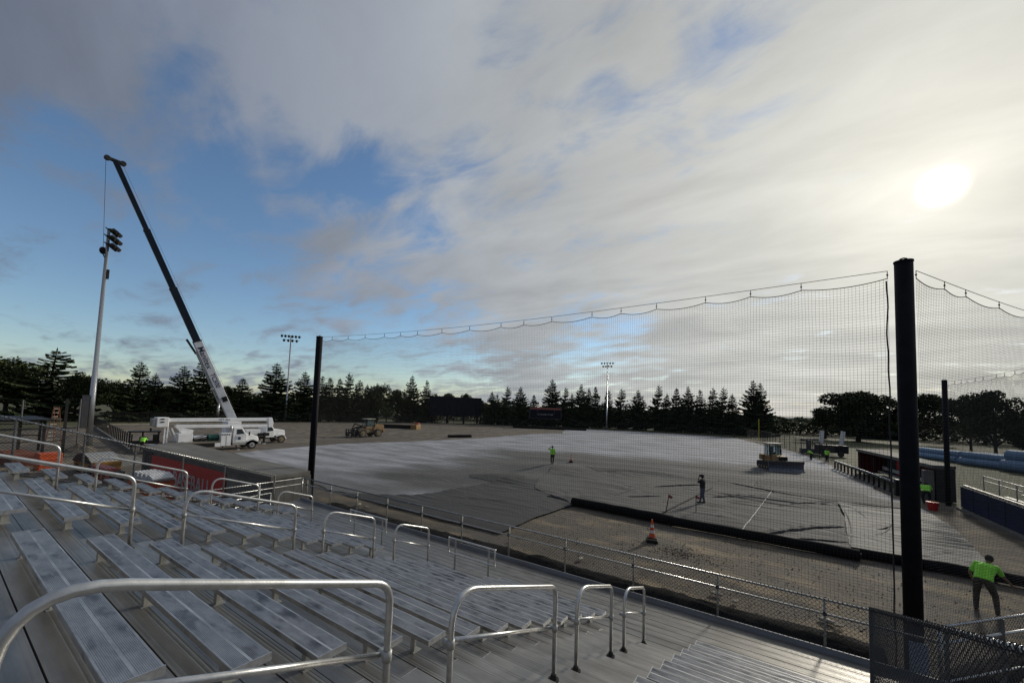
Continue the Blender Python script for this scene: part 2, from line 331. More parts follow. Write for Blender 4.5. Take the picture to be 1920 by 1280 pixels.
def sheet(name, poly, step, zf, m, thick=0, **k):
    xs = [p[0] for p in poly]; ys = [p[1] for p in poly]
    vid = {}; vs = []; fs = []
    def vi(p):
        q = (round(p[0], 4), round(p[1], 4))
        if q not in vid: vid[q] = len(vs); vs.append((p[0], p[1], zf(p[0], p[1])))
        return vid[q]
    # cells crossed by the border
    i0 = floor(min(xs)/step); i1 = floor(max(xs)/step); j0 = floor(min(ys)/step); j1 = floor(max(ys)/step)
    cross = set()
    for a, b in zip(poly, poly[1:]+poly[:1]):
        n = int(max(abs(a[0]-b[0]), abs(a[1]-b[1]))/step*3)+2
        for q in range(n+1):
            t = q/n; cx, cy = floor((a[0]+(b[0]-a[0])*t)/step), floor((a[1]+(b[1]-a[1])*t)/step)
            for ddx in (-1, 0, 1):
                for ddy in (-1, 0, 1): cross.add((cx+ddx, cy+ddy))
    for i in range(i0, i1+1):
        col = None
        for j in range(j0, j1+1):
            x, y = i*step, j*step
            if (i, j) in cross:
                col = None
                p = clip(poly, 0, x, 1)
                if p: p = clip(p, 0, x+step, -1)
                if p: p = clip(p, 1, y, 1)
                if p: p = clip(p, 1, y+step, -1)
                if len(p) >= 3:
                    f = []
                    for q in p:
                        w = vi(q)
                        if not f or (w != f[-1] and w != f[0]): f.append(w)
                    if len(f) >= 3 and len(set(f)) == len(f): fs.append(tuple(f))
            else:
                if col is None: col = inside((x+step/2, y+step/2), poly)
                if col: fs.append((vi((x, y)), vi((x+step, y)), vi((x+step, y+step)), vi((x, y+step))))
    me = bpy.data.meshes.new(name); me.from_pydata(vs, [], fs); me.materials.append(m); me.validate()
    bm = bmesh.new(); bm.from_mesh(me)
    for fc in bm.faces:
        if fc.normal.z < 0: fc.normal_flip()
        fc.smooth = True
    bm.to_mesh(me); bm.free()
    return link(name, me, **k)
B().add([(-2500, -2500, 0), (2500, -2500, 0), (2500, 2500, 0), (-2500, 2500, 0)], [(0, 1, 2, 3)]).build('ground', M['ground'], kind='structure')
# everything inside the outfield fence is stripped to dirt
FENCE = [(-106.5, 17.5), (-108.5, 32), (-108, 47), (-104, 68), (-97, 85), (-89, 98), (-79, 107), (-68, 114), (-51.5, 120.5), (-38, 123.5), (-22, 123.5), (-7.5, 120.5), (-4.2, 113.4), (-1, 96), (2.6, 80), (5.6, 66)]
DIRT = FENCE+[(8, 45), (9.8, 39), (10.3, 27), (12, 14), (9, 2), (-20, -2), (-62, -6), (-80, 3), (-104, 14)]
sheet('field_dirt', ragged(DIRT, .3, 1.5), 1.2, lambda x, y: .012+.02*(noise.noise(Vector((x*.35, y*.35, 0)))+.7), M['dirt'], kind='structure')
PALE = [(-47.6, 18.8), (-49.1, 23.8), (-50.2, 32.6), (-47.6, 43.7), (-46.1, 57.8), (-46.9, 78.6), (-44.5, 88.3), (-50, 100), (-54, 110), (-48.7, 116.5), (-38, 119.5), (-22, 119.5), (-9.5, 117), (-6, 104), (-.5, 88), (2.4, 78), (4.6, 65.6), (6.0, 50), (6.6, 40), (3.8, 36), (-19, 33), (-22, 20), (-27.5, 16.6)]
GRAV = [(-36, 16.2), (-30, 21), (-29, 28), (-33, 36), (-31, 44), (-24, 49), (-12, 52), (-3, 55), (3, 56), (5.6, 52), (7.2, 40), (7.6, 35.5), (3, 33), (-12, 24), (-14, 15.0), (-24, 15.4)]
def gz(x, y): return .055+G(x, y)+.02*(noise.noise(Vector((x*.25, y*.6, 3)))+.8)
BED = PALE[:-4]+[(6.9, 40), (7.6, 35.5), (3.2, 33), (-12, 23.5), (-14, 14.8), (-24, 15.2), (-36, 16.0)]
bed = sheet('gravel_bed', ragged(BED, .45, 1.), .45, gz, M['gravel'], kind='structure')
def gdist(x, y):
    """signed distance to the spread gravel, positive inside"""
    dmin = 1e9
    for a, b in zip(GRAV, GRAV[1:]+GRAV[:1]):
        dx, dy = b[0]-a[0], b[1]-a[1]; t_ = max(0, min(1, ((x-a[0])*dx+(y-a[1])*dy)/(dx*dx+dy*dy)))
        dmin = min(dmin, sqrt((x-a[0]-dx*t_)**2+(y-a[1]-dy*t_)**2))
    return dmin if inside((x, y), GRAV) else -dmin
at_ = bed.data.attributes.new('sky_sheen', 'FLOAT', 'POINT')  # weight of the painted sky reflection over the plain gravel colour
vals = []
for v in bed.data.vertices:
    x, y = v.co.x, v.co.y
    if y > 72: vals.append(1.); continue
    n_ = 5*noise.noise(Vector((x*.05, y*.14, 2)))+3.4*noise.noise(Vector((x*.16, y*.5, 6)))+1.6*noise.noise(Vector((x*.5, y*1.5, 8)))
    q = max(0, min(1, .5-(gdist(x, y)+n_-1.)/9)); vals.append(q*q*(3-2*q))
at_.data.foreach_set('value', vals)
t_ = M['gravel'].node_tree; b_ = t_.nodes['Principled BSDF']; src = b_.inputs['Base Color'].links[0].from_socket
an = t_.nodes.new('ShaderNodeAttribute'); an.attribute_name = 'sky_sheen'
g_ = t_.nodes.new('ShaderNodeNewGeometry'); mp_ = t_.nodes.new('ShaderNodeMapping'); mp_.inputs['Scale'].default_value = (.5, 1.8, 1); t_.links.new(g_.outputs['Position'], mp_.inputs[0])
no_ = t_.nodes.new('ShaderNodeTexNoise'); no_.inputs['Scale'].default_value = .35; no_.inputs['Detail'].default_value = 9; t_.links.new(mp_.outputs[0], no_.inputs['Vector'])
pm_ = t_.nodes.new('ShaderNodeMix'); pm_.data_type = 'RGBA'; pm_.inputs[6].default_value = (.185, .19, .205, 1); pm_.inputs[7].default_value = (.33, .34, .375, 1)  # pale blue tones paint the sky's sheen onto the far gravel
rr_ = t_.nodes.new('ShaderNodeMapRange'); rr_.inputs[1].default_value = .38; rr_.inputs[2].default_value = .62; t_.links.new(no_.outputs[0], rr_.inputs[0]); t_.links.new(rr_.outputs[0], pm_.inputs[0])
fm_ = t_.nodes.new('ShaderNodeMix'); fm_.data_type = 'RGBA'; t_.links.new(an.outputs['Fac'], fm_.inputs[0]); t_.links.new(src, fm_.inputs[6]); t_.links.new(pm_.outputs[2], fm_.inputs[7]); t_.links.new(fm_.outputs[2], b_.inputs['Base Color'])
DKG = [(-1.6, 41.5), (1.5, 43.5), (3.5, 42.0), (5.2, 40.0), (6.9, 38.0), (6.9, 35.6), (3.5, 35.2), (-.6, 36.0), (-2.0, 38.5)]
sheet('dark_gravel_patch', ragged(DKG, .7, .7, 8), .25, lambda x, y: gz(x, y)+.022, M['darkgrav'], kind='structure')
DKG2 = [(-16.4, 37.2), (-13, 38.3), (-8.5, 39.2), (-4.5, 39.4), (-.5, 37.4), (-.5, 35.6), (-4.8, 37.9), (-11.2, 37.9), (-14, 35.6)]
sheet('dark_gravel_patch', ragged(DKG2, .4, .6, 9), .25, lambda x, y: gz(x, y)+.022, M['darkgrav'], kind='structure')
DKG3 = [(-21.5, 26), (-19.5, 29.2), (-17.2, 28.0), (-16.4, 26.2), (-17.8, 24.6), (-20.2, 24.4)]
sheet('dark_gravel_patch', ragged(DKG3, .4, .6, 10), .25, lambda x, y: gz(x, y)+.022, M['darkgrav'], kind='structure')
CREASE = [((-9.6, 26.1), (-8.8, 33.9), .05), ((-4.4, 30.2), (-1.8, 33.4), .05), ((-1.4, 22.5), (2.6, 27.6), .07), ((.3, 31.0), (2.7, 34.0), .05), ((3.4, 27.9), (5.0, 30.2), .05), ((-7.5, 24.5), (-5.2, 27.6), .05), ((-3.4, 24.2), (-1.9, 27.4), .05),
          ((4.2, 23.2), (6.4, 25.3), .05), ((-12.8, 20.5), (-16.2, 19.0), .05), ((-12.4, 18.5), (-15.8, 17.6), .04), ((-9.9, 28.2), (-9.6, 30.6), .05), ((-9.3, 28.2), (-8.9, 30.2), .045), ((-8.7, 28.0), (-8.2, 29.9), .045), ((1.0, 28.4), (2.4, 31.5), .04)]
def wr(x, y, k=1.):
    h = 0
    for (ax, ay), (bx, by), a in CREASE:
        if min(ax, bx)-.6 < x < max(ax, bx)+.6 and min(ay, by)-.6 < y < max(ay, by)+.6:
            dx, dy = bx-ax, by-ay; L2 = dx*dx+dy*dy; t = max(0, min(1, ((x-ax)*dx+(y-ay)*dy)/L2)); w = .25*sin(t*5+ax)
            ex, ey = x-ax-dx*t+w*dy/sqrt(L2)*.6, y-ay-dy*t-w*dx/sqrt(L2)*.6
            h = max(h, .7*a*exp(-(ex*ex+ey*ey)/.0085)*min(1, 4*t+.2, 4*(1-t)+.2))
    v = Vector((x*.45, y*1.5, 7)); n_ = noise.noise(v+Vector((noise.noise(v*.5)*2, 0, 0)))
    return h+.13*max(0, abs(n_)**.8)*k*(noise.noise(Vector((x*.2, y*.2, 1)))+.6)
FD = [(-22.5, 15.0), (-18.8, 17.4), (-18.3, 21), (-17.9, 25.3), (-15.6, 27.6), (-14.2, 24.5), (-10.3, 22.15), (-10.5, 18), (-10.4, 14.9), (-14, 14.7)]
FM = [(-10.3, 22.05), (-14.4, 24.5), (-15.8, 27.4), (-18.0, 34.0), (-14.1, 34.6), (-11.2, 37.6), (-4.8, 37.6), (-.5, 35.2), (3.0, 34.6), (2.9, 30), (2.6, 26), (2.45, 21.85)]
FL = [(2.42, 21.9), (2.6, 26), (2.95, 30), (3.1, 34.7), (6.3, 35.1), (7.5, 34.6), (7.5, 30.9), (6.9, 25.0), (6.4, 21.9)]
sheet('dark_geotextile_sheet', ragged(FD, .12, .4, 2), .12, lambda x, y: gz(x, y)+.045+wr(x, y, .7), M['fabdark'], label='dark geotextile sheet lying on the gravel nearest the front fence', cat='ground fabric')
sheet('grey_geotextile_sheet', ragged(FM, .10, .4, 3), .07, lambda x, y: gz(x, y)+.06+wr(x, y), M['fab'], label='wide wrinkled grey geotextile sheet unrolled across the infield', cat='ground fabric')
sheet('light_geotextile_sheet', ragged(FL, .06, .4, 5), .07, lambda x, y: gz(x, y)+.075+wr(x, y), M['fablight'], label='lighter geotextile panel overlapping the grey sheet beside the black net pole', cat='ground fabric')
def ribbon(name, a, b, w, zo, m, **k):
    a = Vector(a); b = Vector(b); n = int((b-a).length/.05)+2; d = (b-a).normalized(); q = Vector((-d.y, d.x)); mb = B(); vs = []; fs = []
    for i in range(n+1):
        p = a+(b-a)*i/n
        for s_ in (-1, 1):
            t_ = p+q*w/2*s_; vs.append((t_.x, t_.y, gz(t_.x, t_.y)+zo+wr(t_.x, t_.y)))
        if i: fs.append((2*i-2, 2*i-1, 2*i+1, 2*i))
    mb.add(vs, fs); return mb.build(name, m, **k)
ribbon('seam_line', (-.66, 35.3), (-1.66, 21.9), .045, .11, M['seam'], label='white seam line running up the grey geotextile sheet', cat='seam line')
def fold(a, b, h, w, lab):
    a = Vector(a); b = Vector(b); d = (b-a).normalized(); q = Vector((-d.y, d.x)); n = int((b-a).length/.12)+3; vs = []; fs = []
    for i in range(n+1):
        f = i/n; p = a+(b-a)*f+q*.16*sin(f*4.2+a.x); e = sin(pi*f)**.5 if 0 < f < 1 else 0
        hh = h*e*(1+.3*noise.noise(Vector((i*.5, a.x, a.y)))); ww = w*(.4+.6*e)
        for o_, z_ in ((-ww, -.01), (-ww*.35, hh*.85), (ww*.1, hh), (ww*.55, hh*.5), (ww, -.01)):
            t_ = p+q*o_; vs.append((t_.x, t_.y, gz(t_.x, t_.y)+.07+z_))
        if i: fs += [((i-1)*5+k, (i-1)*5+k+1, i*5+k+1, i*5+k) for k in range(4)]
    B().add(vs, fs).build('fabric_fold', M['fabdark'], smooth=True, label=lab, cat='fabric fold', group='raised dark folds in the geotextile')  # dark colour on the ridge stands in for the crease's shadow
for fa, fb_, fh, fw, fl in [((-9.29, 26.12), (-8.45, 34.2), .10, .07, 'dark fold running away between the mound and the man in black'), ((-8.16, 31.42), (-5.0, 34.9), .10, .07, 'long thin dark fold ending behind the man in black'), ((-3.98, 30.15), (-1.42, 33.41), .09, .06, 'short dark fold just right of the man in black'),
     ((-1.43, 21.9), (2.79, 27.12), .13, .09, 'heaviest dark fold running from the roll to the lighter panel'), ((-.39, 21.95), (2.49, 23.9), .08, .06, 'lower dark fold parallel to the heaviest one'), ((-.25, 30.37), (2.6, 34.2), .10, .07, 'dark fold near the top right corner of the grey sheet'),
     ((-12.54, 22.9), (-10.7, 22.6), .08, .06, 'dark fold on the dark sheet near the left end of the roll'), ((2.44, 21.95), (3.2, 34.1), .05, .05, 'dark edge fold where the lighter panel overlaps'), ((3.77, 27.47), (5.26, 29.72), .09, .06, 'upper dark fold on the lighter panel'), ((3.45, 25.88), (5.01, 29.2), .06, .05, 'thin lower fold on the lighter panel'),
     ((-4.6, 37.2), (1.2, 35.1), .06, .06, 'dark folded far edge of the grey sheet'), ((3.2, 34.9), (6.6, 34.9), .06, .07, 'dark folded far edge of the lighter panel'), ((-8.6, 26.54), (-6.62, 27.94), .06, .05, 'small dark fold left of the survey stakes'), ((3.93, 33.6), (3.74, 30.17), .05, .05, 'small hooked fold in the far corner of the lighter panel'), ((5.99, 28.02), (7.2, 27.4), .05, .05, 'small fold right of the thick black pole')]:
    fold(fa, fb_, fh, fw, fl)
def fabroll(a, b, r, label, z=0.05):
    a = Vector((*a, 0)); b = Vector((*b, 0)); n = 26; pts = []; rs = []
    for i in range(n+1):
        p = a+(b-a)*i/n; rr = r*(1+.05*noise.noise(Vector((i*.25, r, 3)))); p.z = z+rr*.95+gz(p.x, p.y)-.06
        p.y += .05*noise.noise(Vector((i*.3, 1, 2))); pts.append(p); rs.append(rr)
    t = thing('fabric_roll', a, 0, label, 'fabric roll', 'black rolls of geotextile')
    inv = [p-a for p in pts]
    B().tube(inv, rs, 14).build('rolled_fabric', M['roll'], t, smooth=True)
    d = (b-a).normalized(); e = inv[-1]+d*.0
    B().tube([e-d*.05, e+d*.06], rs[-1]*.45, 12).build('core_tube', M['dark'], t, smooth=False)
fabroll((-10.35, 22.15), (-4.6, 21.75), .23, 'black geotextile roll ending beside the striped cone, upper left piece')
fabroll((-4.7, 21.65), (2.55, 21.45), .22, 'long black geotextile roll between the striped cone and the lighter panel')
fabroll((2.35, 21.95), (7.1, 21.9), .19, 'black geotextile roll held by the bending worker behind the net pole')
# shreds of black cloth and bunched net at the foot of the near fence line
def bunch(name, pts, w, h, m, seed, **k):
    vs = []; fs = []; P = []
    for a, b in zip(pts, pts[1:]):
        a, b = Vector(a), Vector(b); n = int((b-a).length/.18)
        P += [a+(b-a)*i/n for i in range(n)]
    P.append(Vector(pts[-1])); Kc = 11
    for i, p in enumerate(P):
        d = (P[min(i+1, len(P)-1)]-P[max(i-1, 0)]).normalized(); q = Vector((-d.y, d.x))
        hh = h*(.55+.8*abs(noise.noise(Vector((i*.13, seed, 0)))))+.04
        ww = w*(.7+.7*noise.noise(Vector((i*.09, seed, 5)))+.3)
        for k_ in range(Kc):
            u = k_/(Kc-1)*2-1
            z = hh*max(0, 1-abs(u)**2.2)*(1+.5*noise.noise(Vector((i*.6, k_*.9, seed)))) + .015
            t_ = p+q*u*ww/2*(1+.15*noise.noise(Vector((i*.5, seed, 9))))
            vs.append((t_.x, t_.y, z+.03))
        if i:
            for k_ in range(Kc-1): fs.append(((i-1)*Kc+k_, (i-1)*Kc+k_+1, i*Kc+k_+1, i*Kc+k_))
    return B().add(vs, fs).build(name, m, smooth=True, **k)
bunch('bunched_cloth', [(-20.6, 12.9), (-12, 13.05), (-4, 13.2), (2.0, 13.3)], .9, .17, M['roll'], 1, label='bunched black cloth lying along the foot of the front fence', cat='ground cloth')
bunch('bunched_cloth', [(3.1, 12.9), (4.6, 15.0), (6.2, 17.0)], .6, .22, M['roll'], 6, label='bunched black cloth beyond the fence corner at the lower right', cat='ground cloth')
for i, (x, y, s_) in enumerate([(-1.7, 14.3, .22), (-1.2, 14.1, .16), (1.0, 14.4, .25), (1.25, 14.25, .15), (-19.4, 13.9, .28), (-18.6, 13.8, .2), (-6.3, 14.3, .18)]):
    s_ *= .62; mb = B(); mb.sphere((0, 0, 0), s_, 9, 6, (1.5, .8, .35))
    mb.v = [tuple(Vector(v)*(1+.35*noise.noise(Vector(v)*9+Vector((i*3, 0, 0))))) for v in mb.v]
    mb.build('rubble_lump', M['stone'], loc=(x, y, .12), rot=(0, 0, i*1.3), label=['pale torn paper lump on the dirt left of the middle fence post', 'smaller pale lump beside the torn paper lump on the dirt', 'pale crumpled wrapper on dirt before the net pole', 'small pale scrap beside the crumpled wrapper', 'pale broken rock at the foot of the left net pole', 'second pale rock right of the left net pole foot', 'single pale clod on the dirt beyond the guard rail'][i], cat='rubble')
# churned dirt clods on the bare strip: too many to count
mb = B(); rnd = random.Random(5)
for i in range(5200):
    x = rnd.uniform(-11, 8); y = rnd.uniform(13.6, 21.2); s_ = rnd.uniform(.012, .045)
    if i < 900: x = rnd.gauss(-3.4, .7); y = rnd.gauss(17.6, .4); s_ *= .9
    elif rnd.random() < .45: s_ *= .5
    p = [Vector((rnd.uniform(-1, 1), rnd.uniform(-1, 1), rnd.uniform(-.6, .8)))*s_ for _ in range(4)]
    mb.add([q+Vector((x, y, .04)) for q in p], [(0, 1, 2), (0, 2, 3), (0, 3, 1), (1, 3, 2)])
mb.build('dirt_clods', M['clod'], label='loose dirt clods strewn over the bare strip before the fabric rolls', cat='dirt clods', kind='stuff')
# ------------------------------------------------------------------ bleachers
K0, K1 = -2, 12
def Yk(k): return .66+.6*k
def seatz(k): return 4.09-.207*k
def treadz(k): return seatz(k)-.43
XL, XR = -16.05, 1.03
WZ = treadz(12)          # walkway level
FY = 10.02               # front edge of the walkway
deck = thing('bleacher_deck', (0, 0, 0), 0, 'stepped aluminium bleacher deck of long tread planks and front walkway', 'bleachers')
pc = {}
def plank(x0, x1, w, y, z, t=.045):
    """ribbed tread plank: real grooves along the length"""
    L = round(x1-x0, 3); key = (L, round(w, 3))
    if key not in pc:
        prof = [(0, -t), (0, 0)]
        n = 6
        for i in range(n):
            a = w*i/n; prof += [(a+.006, 0), (a+w/n*.5, -.0015), (a+w/n-.006, 0)] if i not in (2, 3) else [(a+.01, .0006), (a+w/n-.01, .0006)]
        prof += [(w, 0), (w, -t)]
        m_ = B(); m_.add([(0, p[0], p[1]) for p in prof]+[(L, p[0], p[1]) for p in prof], [(i, i+len(prof), (i+1) % len(prof)+len(prof), (i+1) % len(prof)) for i in range(len(prof))]+[tuple(range(len(prof))), tuple(range(2*len(prof)-1, len(prof)-1, -1))])
        pc[key] = m_.mesh('tread_plank', M['tread'])
    return link('tread_plank', pc[key], deck, loc=(x0, y, z))
for k in range(K0, K1):
    z = treadz(k); y0 = Yk(k)+.10
    plank(XL, XR, .19, y0+.004, z); plank(XL, XR, .19, y0+.202, z+random.uniform(-.001, .001)); plank(XL, XR, .187, y0+.404, z)
    B().b2((XL, y0+.585, z-.5), (XR, y0+.60, z-.05)).build('riser_plate', M['plate'], deck)
    B().b2((XL+.05, y0+.395, z-.20), (XR-.05, y0+.41, z-.055)).build('stringer_beam', M['redsteel'], deck)
y = Yk(12)+.10; i = 0
while y < FY-.05:
    w = min(.205, FY-y-.005); plank(-18.3, 2.25, w-.008 if w > .19 else w, y, WZ+random.uniform(-.0015, .0015)); y += .21
B().b2((-18.32, FY, WZ-.06), (2.3, FY+.03, WZ+.115)).build('toe_board', M['curb'], deck)
B().b2((-18.3, FY-.02, WZ-.28), (2.25, FY-.003, WZ-.065)).build('fascia_beam', M['plate'], deck)
for x in [-18, -14, -10, -6, -2, 2]:
    B().b2((x-.06, FY-.25, 0), (x+.06, FY-.12, WZ-.05)).build('support_post', M['dark'], deck)
for x in (XL+.1, -12.6, -8.5, -4, -.5):
    B().bar((x, -.6, treadz(-2)-.35), (x, 8, treadz(12)-.30), .08, .22).build('raker_beam', M['redsteel'], deck)
# half steps in the aisles
AIS = [(-3.0, -1.29, 0), (-8.5, -7.1, 0), (-14.3, -12.65, 0)]
sm = {}
for a, b, _ in AIS:
    for k in range(K0, K1):
        y0 = Yk(k)+.104; z = treadz(k)
        L = b-a-.16
        if L not in sm:
            m_ = B(); m_.b2((0, 0, .003), (L, .275, .10)); sm[L] = m_.mesh('aisle_step', M['tread']); e_ = B(); e_.b2((0, -.002, .0), (.006, .278, .104)); sm[(L, 'e')] = e_.mesh('edge_trim', M['cap'])
        s_ = link('aisle_step', sm[L], deck, loc=(a+.08, y0, z))
        link('edge_trim', sm[(L, 'e')], s_, loc=(-.007, 0, 0)); link('edge_trim', sm[(L, 'e')], s_, loc=(L+.001, 0, 0))
# benches
def bench_mesh(L):
    w = .245; t = .048; prof = [(0, -t, 0), (0, -.004, 1), (.003, 0, 1), (.013, 0, 0)]
    n = 11
    for a0, a1 in ((.013, .113), (.131, .232)):
        for i in range(n):
            s_ = (a1-a0)/n; a = a0+i*s_; prof += [(a+s_*.15, -.0019, 0), (a+s_*.55, -.0019, 0), (a+s_*.7, 0, 0), (a+s_, 0, 1 if (i == n-1) else 0)]
    prof += [(w-.003, 0, 1), (w, -.004, 0), (w, -t, 0)]
    m_ = B(); n = len(prof); V_ = [(0, p[0], p[1]) for p in prof]+[(L, p[0], p[1]) for p in prof]
    for i in range(n): m_.add([V_[i], V_[i+n], V_[(i+1) % n+n], V_[(i+1) % n]], [(0, 1, 2, 3)], prof[i][2])
    m_.add([(0, p[0], p[1]) for p in prof], [tuple(range(n))]); m_.add([(L, p[0], p[1]) for p in prof], [tuple(range(n))[::-1]])
    return m_.mesh('seat_plank', [M['seat'], M['lip']])
BP = {}
ORD = ['lowest', 'second', 'third', 'fourth', 'fifth', 'sixth', 'seventh', 'eighth', 'ninth', 'tenth', 'eleventh', 'twelfth', 'thirteenth', 'fourteenth']
def bench(x0, x1, k, sec, nth, top):
    L = round(x1-x0, 2)
    lab = 'aluminium bench, %s row above the walkway, %s' % (ORD[nth], sec)
    if top: lab = 'aluminium bench, topmost row in view, %s' % sec
    if L not in BP:
        t = thing('bench', (0, 0, 0)); link('seat_plank', bench_mesh(L), t)
        for x in (-.009, L+.001):
            B().b2((x, -.003, -.052), (x+.008, .248, .003)).build('end_cap', M['cap'], t)
        nb = max(2, int(round(L/1.7))+1)
        for i in range(nb):
            x = .28+(L-.56)*i/(nb-1)
            m_ = B(); m_.b2((x-.03, .05, -.224), (x+.03, .056, -.049)); m_.b2((x-.03, .056, -.224), (x-.026, .13, -.049)); m_.b2((x-.05, .03, -.2235), (x+.05, .14, -.218)); m_.b2((x-.03, .056, -.06), (x+.03, .2, -.049))
            m_.build('bracket', M['plate'], t)
        BP[L] = t; o = t
    else: o = copy_tree(BP[L])
    o.location = (x0, Yk(k), seatz(k)); tag(o, lab, 'bench', 'aluminium bench rows of the bleachers')
SA, SB_, SC, SD = 'far left section', 'section left of the middle aisle', 'big section left of right aisle', 'lower right section'
for k in range(0, 13): bench(-16.0, -14.3, k, SA, 12-k, k == 0)
for k in range(-1, 11): bench(-12.65, -8.5, k, SB_, 10-k, k == -1)
for k in range(0, 11): bench(-7.1, -3.0, k, SC, 12-k, k == 0)
for k in (11, 12): bench(-5.6, -3.0, k, SC, 12-k, False)
for k in range(4, 13): bench(-1.29, 1.0, k, SD, 12-k, k == 4)
# hoop handrails in the aisles
def hoop(x, ya, yb, za, zb, h, label, rear=True):
    """za, zb: deck levels under the two legs"""
    t = thing('hoop_handrail', (x, (ya+yb)/2, zb), 0, label, 'handrail', 'hoop handrails standing in the aisles')
    o = Vector(t.location); sl_ = -.33
    zt_b = zb+h; zt_a = zt_b-sl_*(yb-ya)
    def V(y, z): return Vector((x, y, z))-o
    ra = min(.34, (yb-ya)*.3)
    pts = [V(ya, za)] + bend(V(ya, za), V(ya, zt_a), V(yb, zt_b), ra, 8) + bend(V(ya, zt_a), V(yb, zt_b), V(yb, zb), .13, 6) + [V(yb, zb)]
    B().tube(pts, .024, 14).build('hoop_pipe', M['pipe'], t, smooth=True)
    m1, m2 = V(ya, zt_a-.42), V(yb, zt_b-.46); off = Vector((-.048, 0, 0))
    B().tube([m1+off+Vector((0, .03, 0)), m2+off-Vector((0, .03, 0))], .019, 12).build('mid_rail', M['pipe'], t, smooth=True)
    for p in (m1, m2):
        m_ = B(); m_.tube([p+Vector((0, 0, -.035)), p+Vector((0, 0, .035))], .031, 12); m_.tube([p+off*.4, p+off*1.5], .024, 10); m_.build('clamp', M['plate'], t, smooth=True)
    for yy, zz in ((ya, za), (yb, zb)):
        p = V(yy, zz); m_ = B(); m_.tube([p, p+Vector((0, 0, .012))], .062, 14); m_.tube([p+Vector((0, 0, .012)), p+Vector((0, 0, .06))], [.04, .031], 14); m_.build('base_flange', M['dark'], t, smooth=False)
def tz(y):
    for k in range(-3, 12):
        if Yk(k)+.10 <= y < Yk(k)+.70: return treadz(k)+(.10 if y < Yk(k)+.38 else 0)
    return WZ
HN = [('nearest', 'in the right aisle'), ('', 'in the middle aisle'), ('', 'in the far left aisle')]
for ai, x in enumerate((-2.15, -7.8, -13.45)):
    spec = [(.18, 1.82), (2.44, 4.2), (4.80, 6.05), (6.65, 7.80)]
    for hi, (ya, yb) in enumerate(spec):
        lab = ['silver hoop handrail at the top', 'long silver hoop handrail, second from the top', 'shorter silver hoop handrail, third down', 'last silver hoop handrail next to the walkway'][hi]+' of the '+['right', 'middle', 'far left'][ai]+' aisle'
        hoop(x, ya, yb, tz(ya), tz(yb), 1.02, lab)
# guard rails in front of the wheelchair bays
def guard(x0, x1, lab):
    y = 8.55; t = thing('guard_rail', (x0, y, WZ), 0, lab, 'guard rail', 'short guard rails at the walkway'); L = x1-x0
    pts = []
    c = [(-.0, 0, .82), (L, 0, .82), (L, 0, .42), (0, 0, .42)]; c = [Vector(p) for p in c]
    for i in range(4): pts += bend(c[i-1], c[i], c[(i+1) % 4], .06, 3)
    B().tube(pts, .026, 10, closed=True).build('rail_loop', M['pipe'], t, smooth=True)
    for x in (.22, L-.22):
        m_ = B(); m_.b2((x-.03, .024, 0), (x+.03, .03, .80)); m_.b2((x-.03, .03, 0), (x-.025, .075, .80)); m_.build('post', M['plate'], t)
    for p in c:
        B().sphere(p, .032, 8, 6).build('elbow', M['pipe'], t, smooth=True)
guard(-7.75, -6.15, 'short looped guard rail on the walkway before the middle section')
guard(-12.35, -10.45, 'short looped guard rail on the walkway farther left beside the stairs')
# ------------------------------------------------------------------ fences with woven wire
def weave(A, D_, L, ztop0, ztop1, zbot0, zbot1, cell, r, n=3):
    """diamond mesh between two sloping edges, built as wires running both ways"""
    A = Vector(A); D_ = Vector(D_).normalized(); mb = B()
    def zt(u): return ztop0+(ztop1-ztop0)*u/L
    def zb(u): return zbot0+(zbot1-zbot0)*u/L
    Hh = max(ztop0-zbot0, ztop1-zbot1)
    for s_ in (1, -1):
        off = Vector((-D_.y, D_.x, 0))*.003*s_
        slope_t, slope_b = (ztop1-ztop0)/L, (zbot1-zbot0)/L
        k = -Hh-3
        while k < L+Hh+3:
            # wire: z = zbot0 + s*(u-k) in local coordinates; clip to the two edges and to 0..L
            # z - zt(u) = 0 ; z - zb(u) = 0
            ub = k if abs(slope_b) < 1e-6 else (k*s_)/(s_-slope_b)
            if abs(s_-slope_b) > 1e-6: ub = (zbot0-zbot0+s_*k)/(s_-slope_b)
            ut = (ztop0-zbot0+s_*k)/(s_-slope_t)
            a, b = sorted((ub, ut)); a = max(a, 0); b = min(b, L)
            if b > a+.01:
                pa = A+D_*a+off; pb = A+D_*b+off
                pa.z = zbot0+s_*(a-k); pb.z = zbot0+s_*(b-k)
                mb.tube([pa, pb], r, n, cap=False)
            k += cell
    return mb
def twist(mb, A, Bp, r, pitch_, w=.003):
    """tie wire wound round a rail"""
    A, Bp = Vector(A), Vector(Bp); d = (Bp-A); L = d.length; d.normalize(); x = Vector((0, 0, 1)).cross(d).normalized(); y = d.cross(x)
    n = int(L/pitch_*6); pts = [A+d*L*i/n+(x*cos(i*pi/3)+y*sin(i*pi/3))*r for i in range(n+1)]
    mb.tube(pts, w, 3, cap=False)
FRY = 10.12; FT = WZ+.97
ff = thing('front_fence', (-18.4, FRY, WZ), 0, 'long black mesh fence with grey pipe rails along the front walkway', 'fence')
def rel(t, p): return Vector(p)-Vector(t.location)
def relmb(t, mb): o = Vector(t.location); mb.v = [tuple(Vector(v)-o) for v in mb.v]; return mb
FX0, FX1 = -18.4, 2.24
relmb(ff, weave((FX0, FRY-.03, 0), (1, 0, 0), FX1-FX0, FT+.03, FT+.03, WZ+.05, WZ+.05, .085, .0033)).build('wire_mesh', M['wireblk'], ff, kind='stuff')
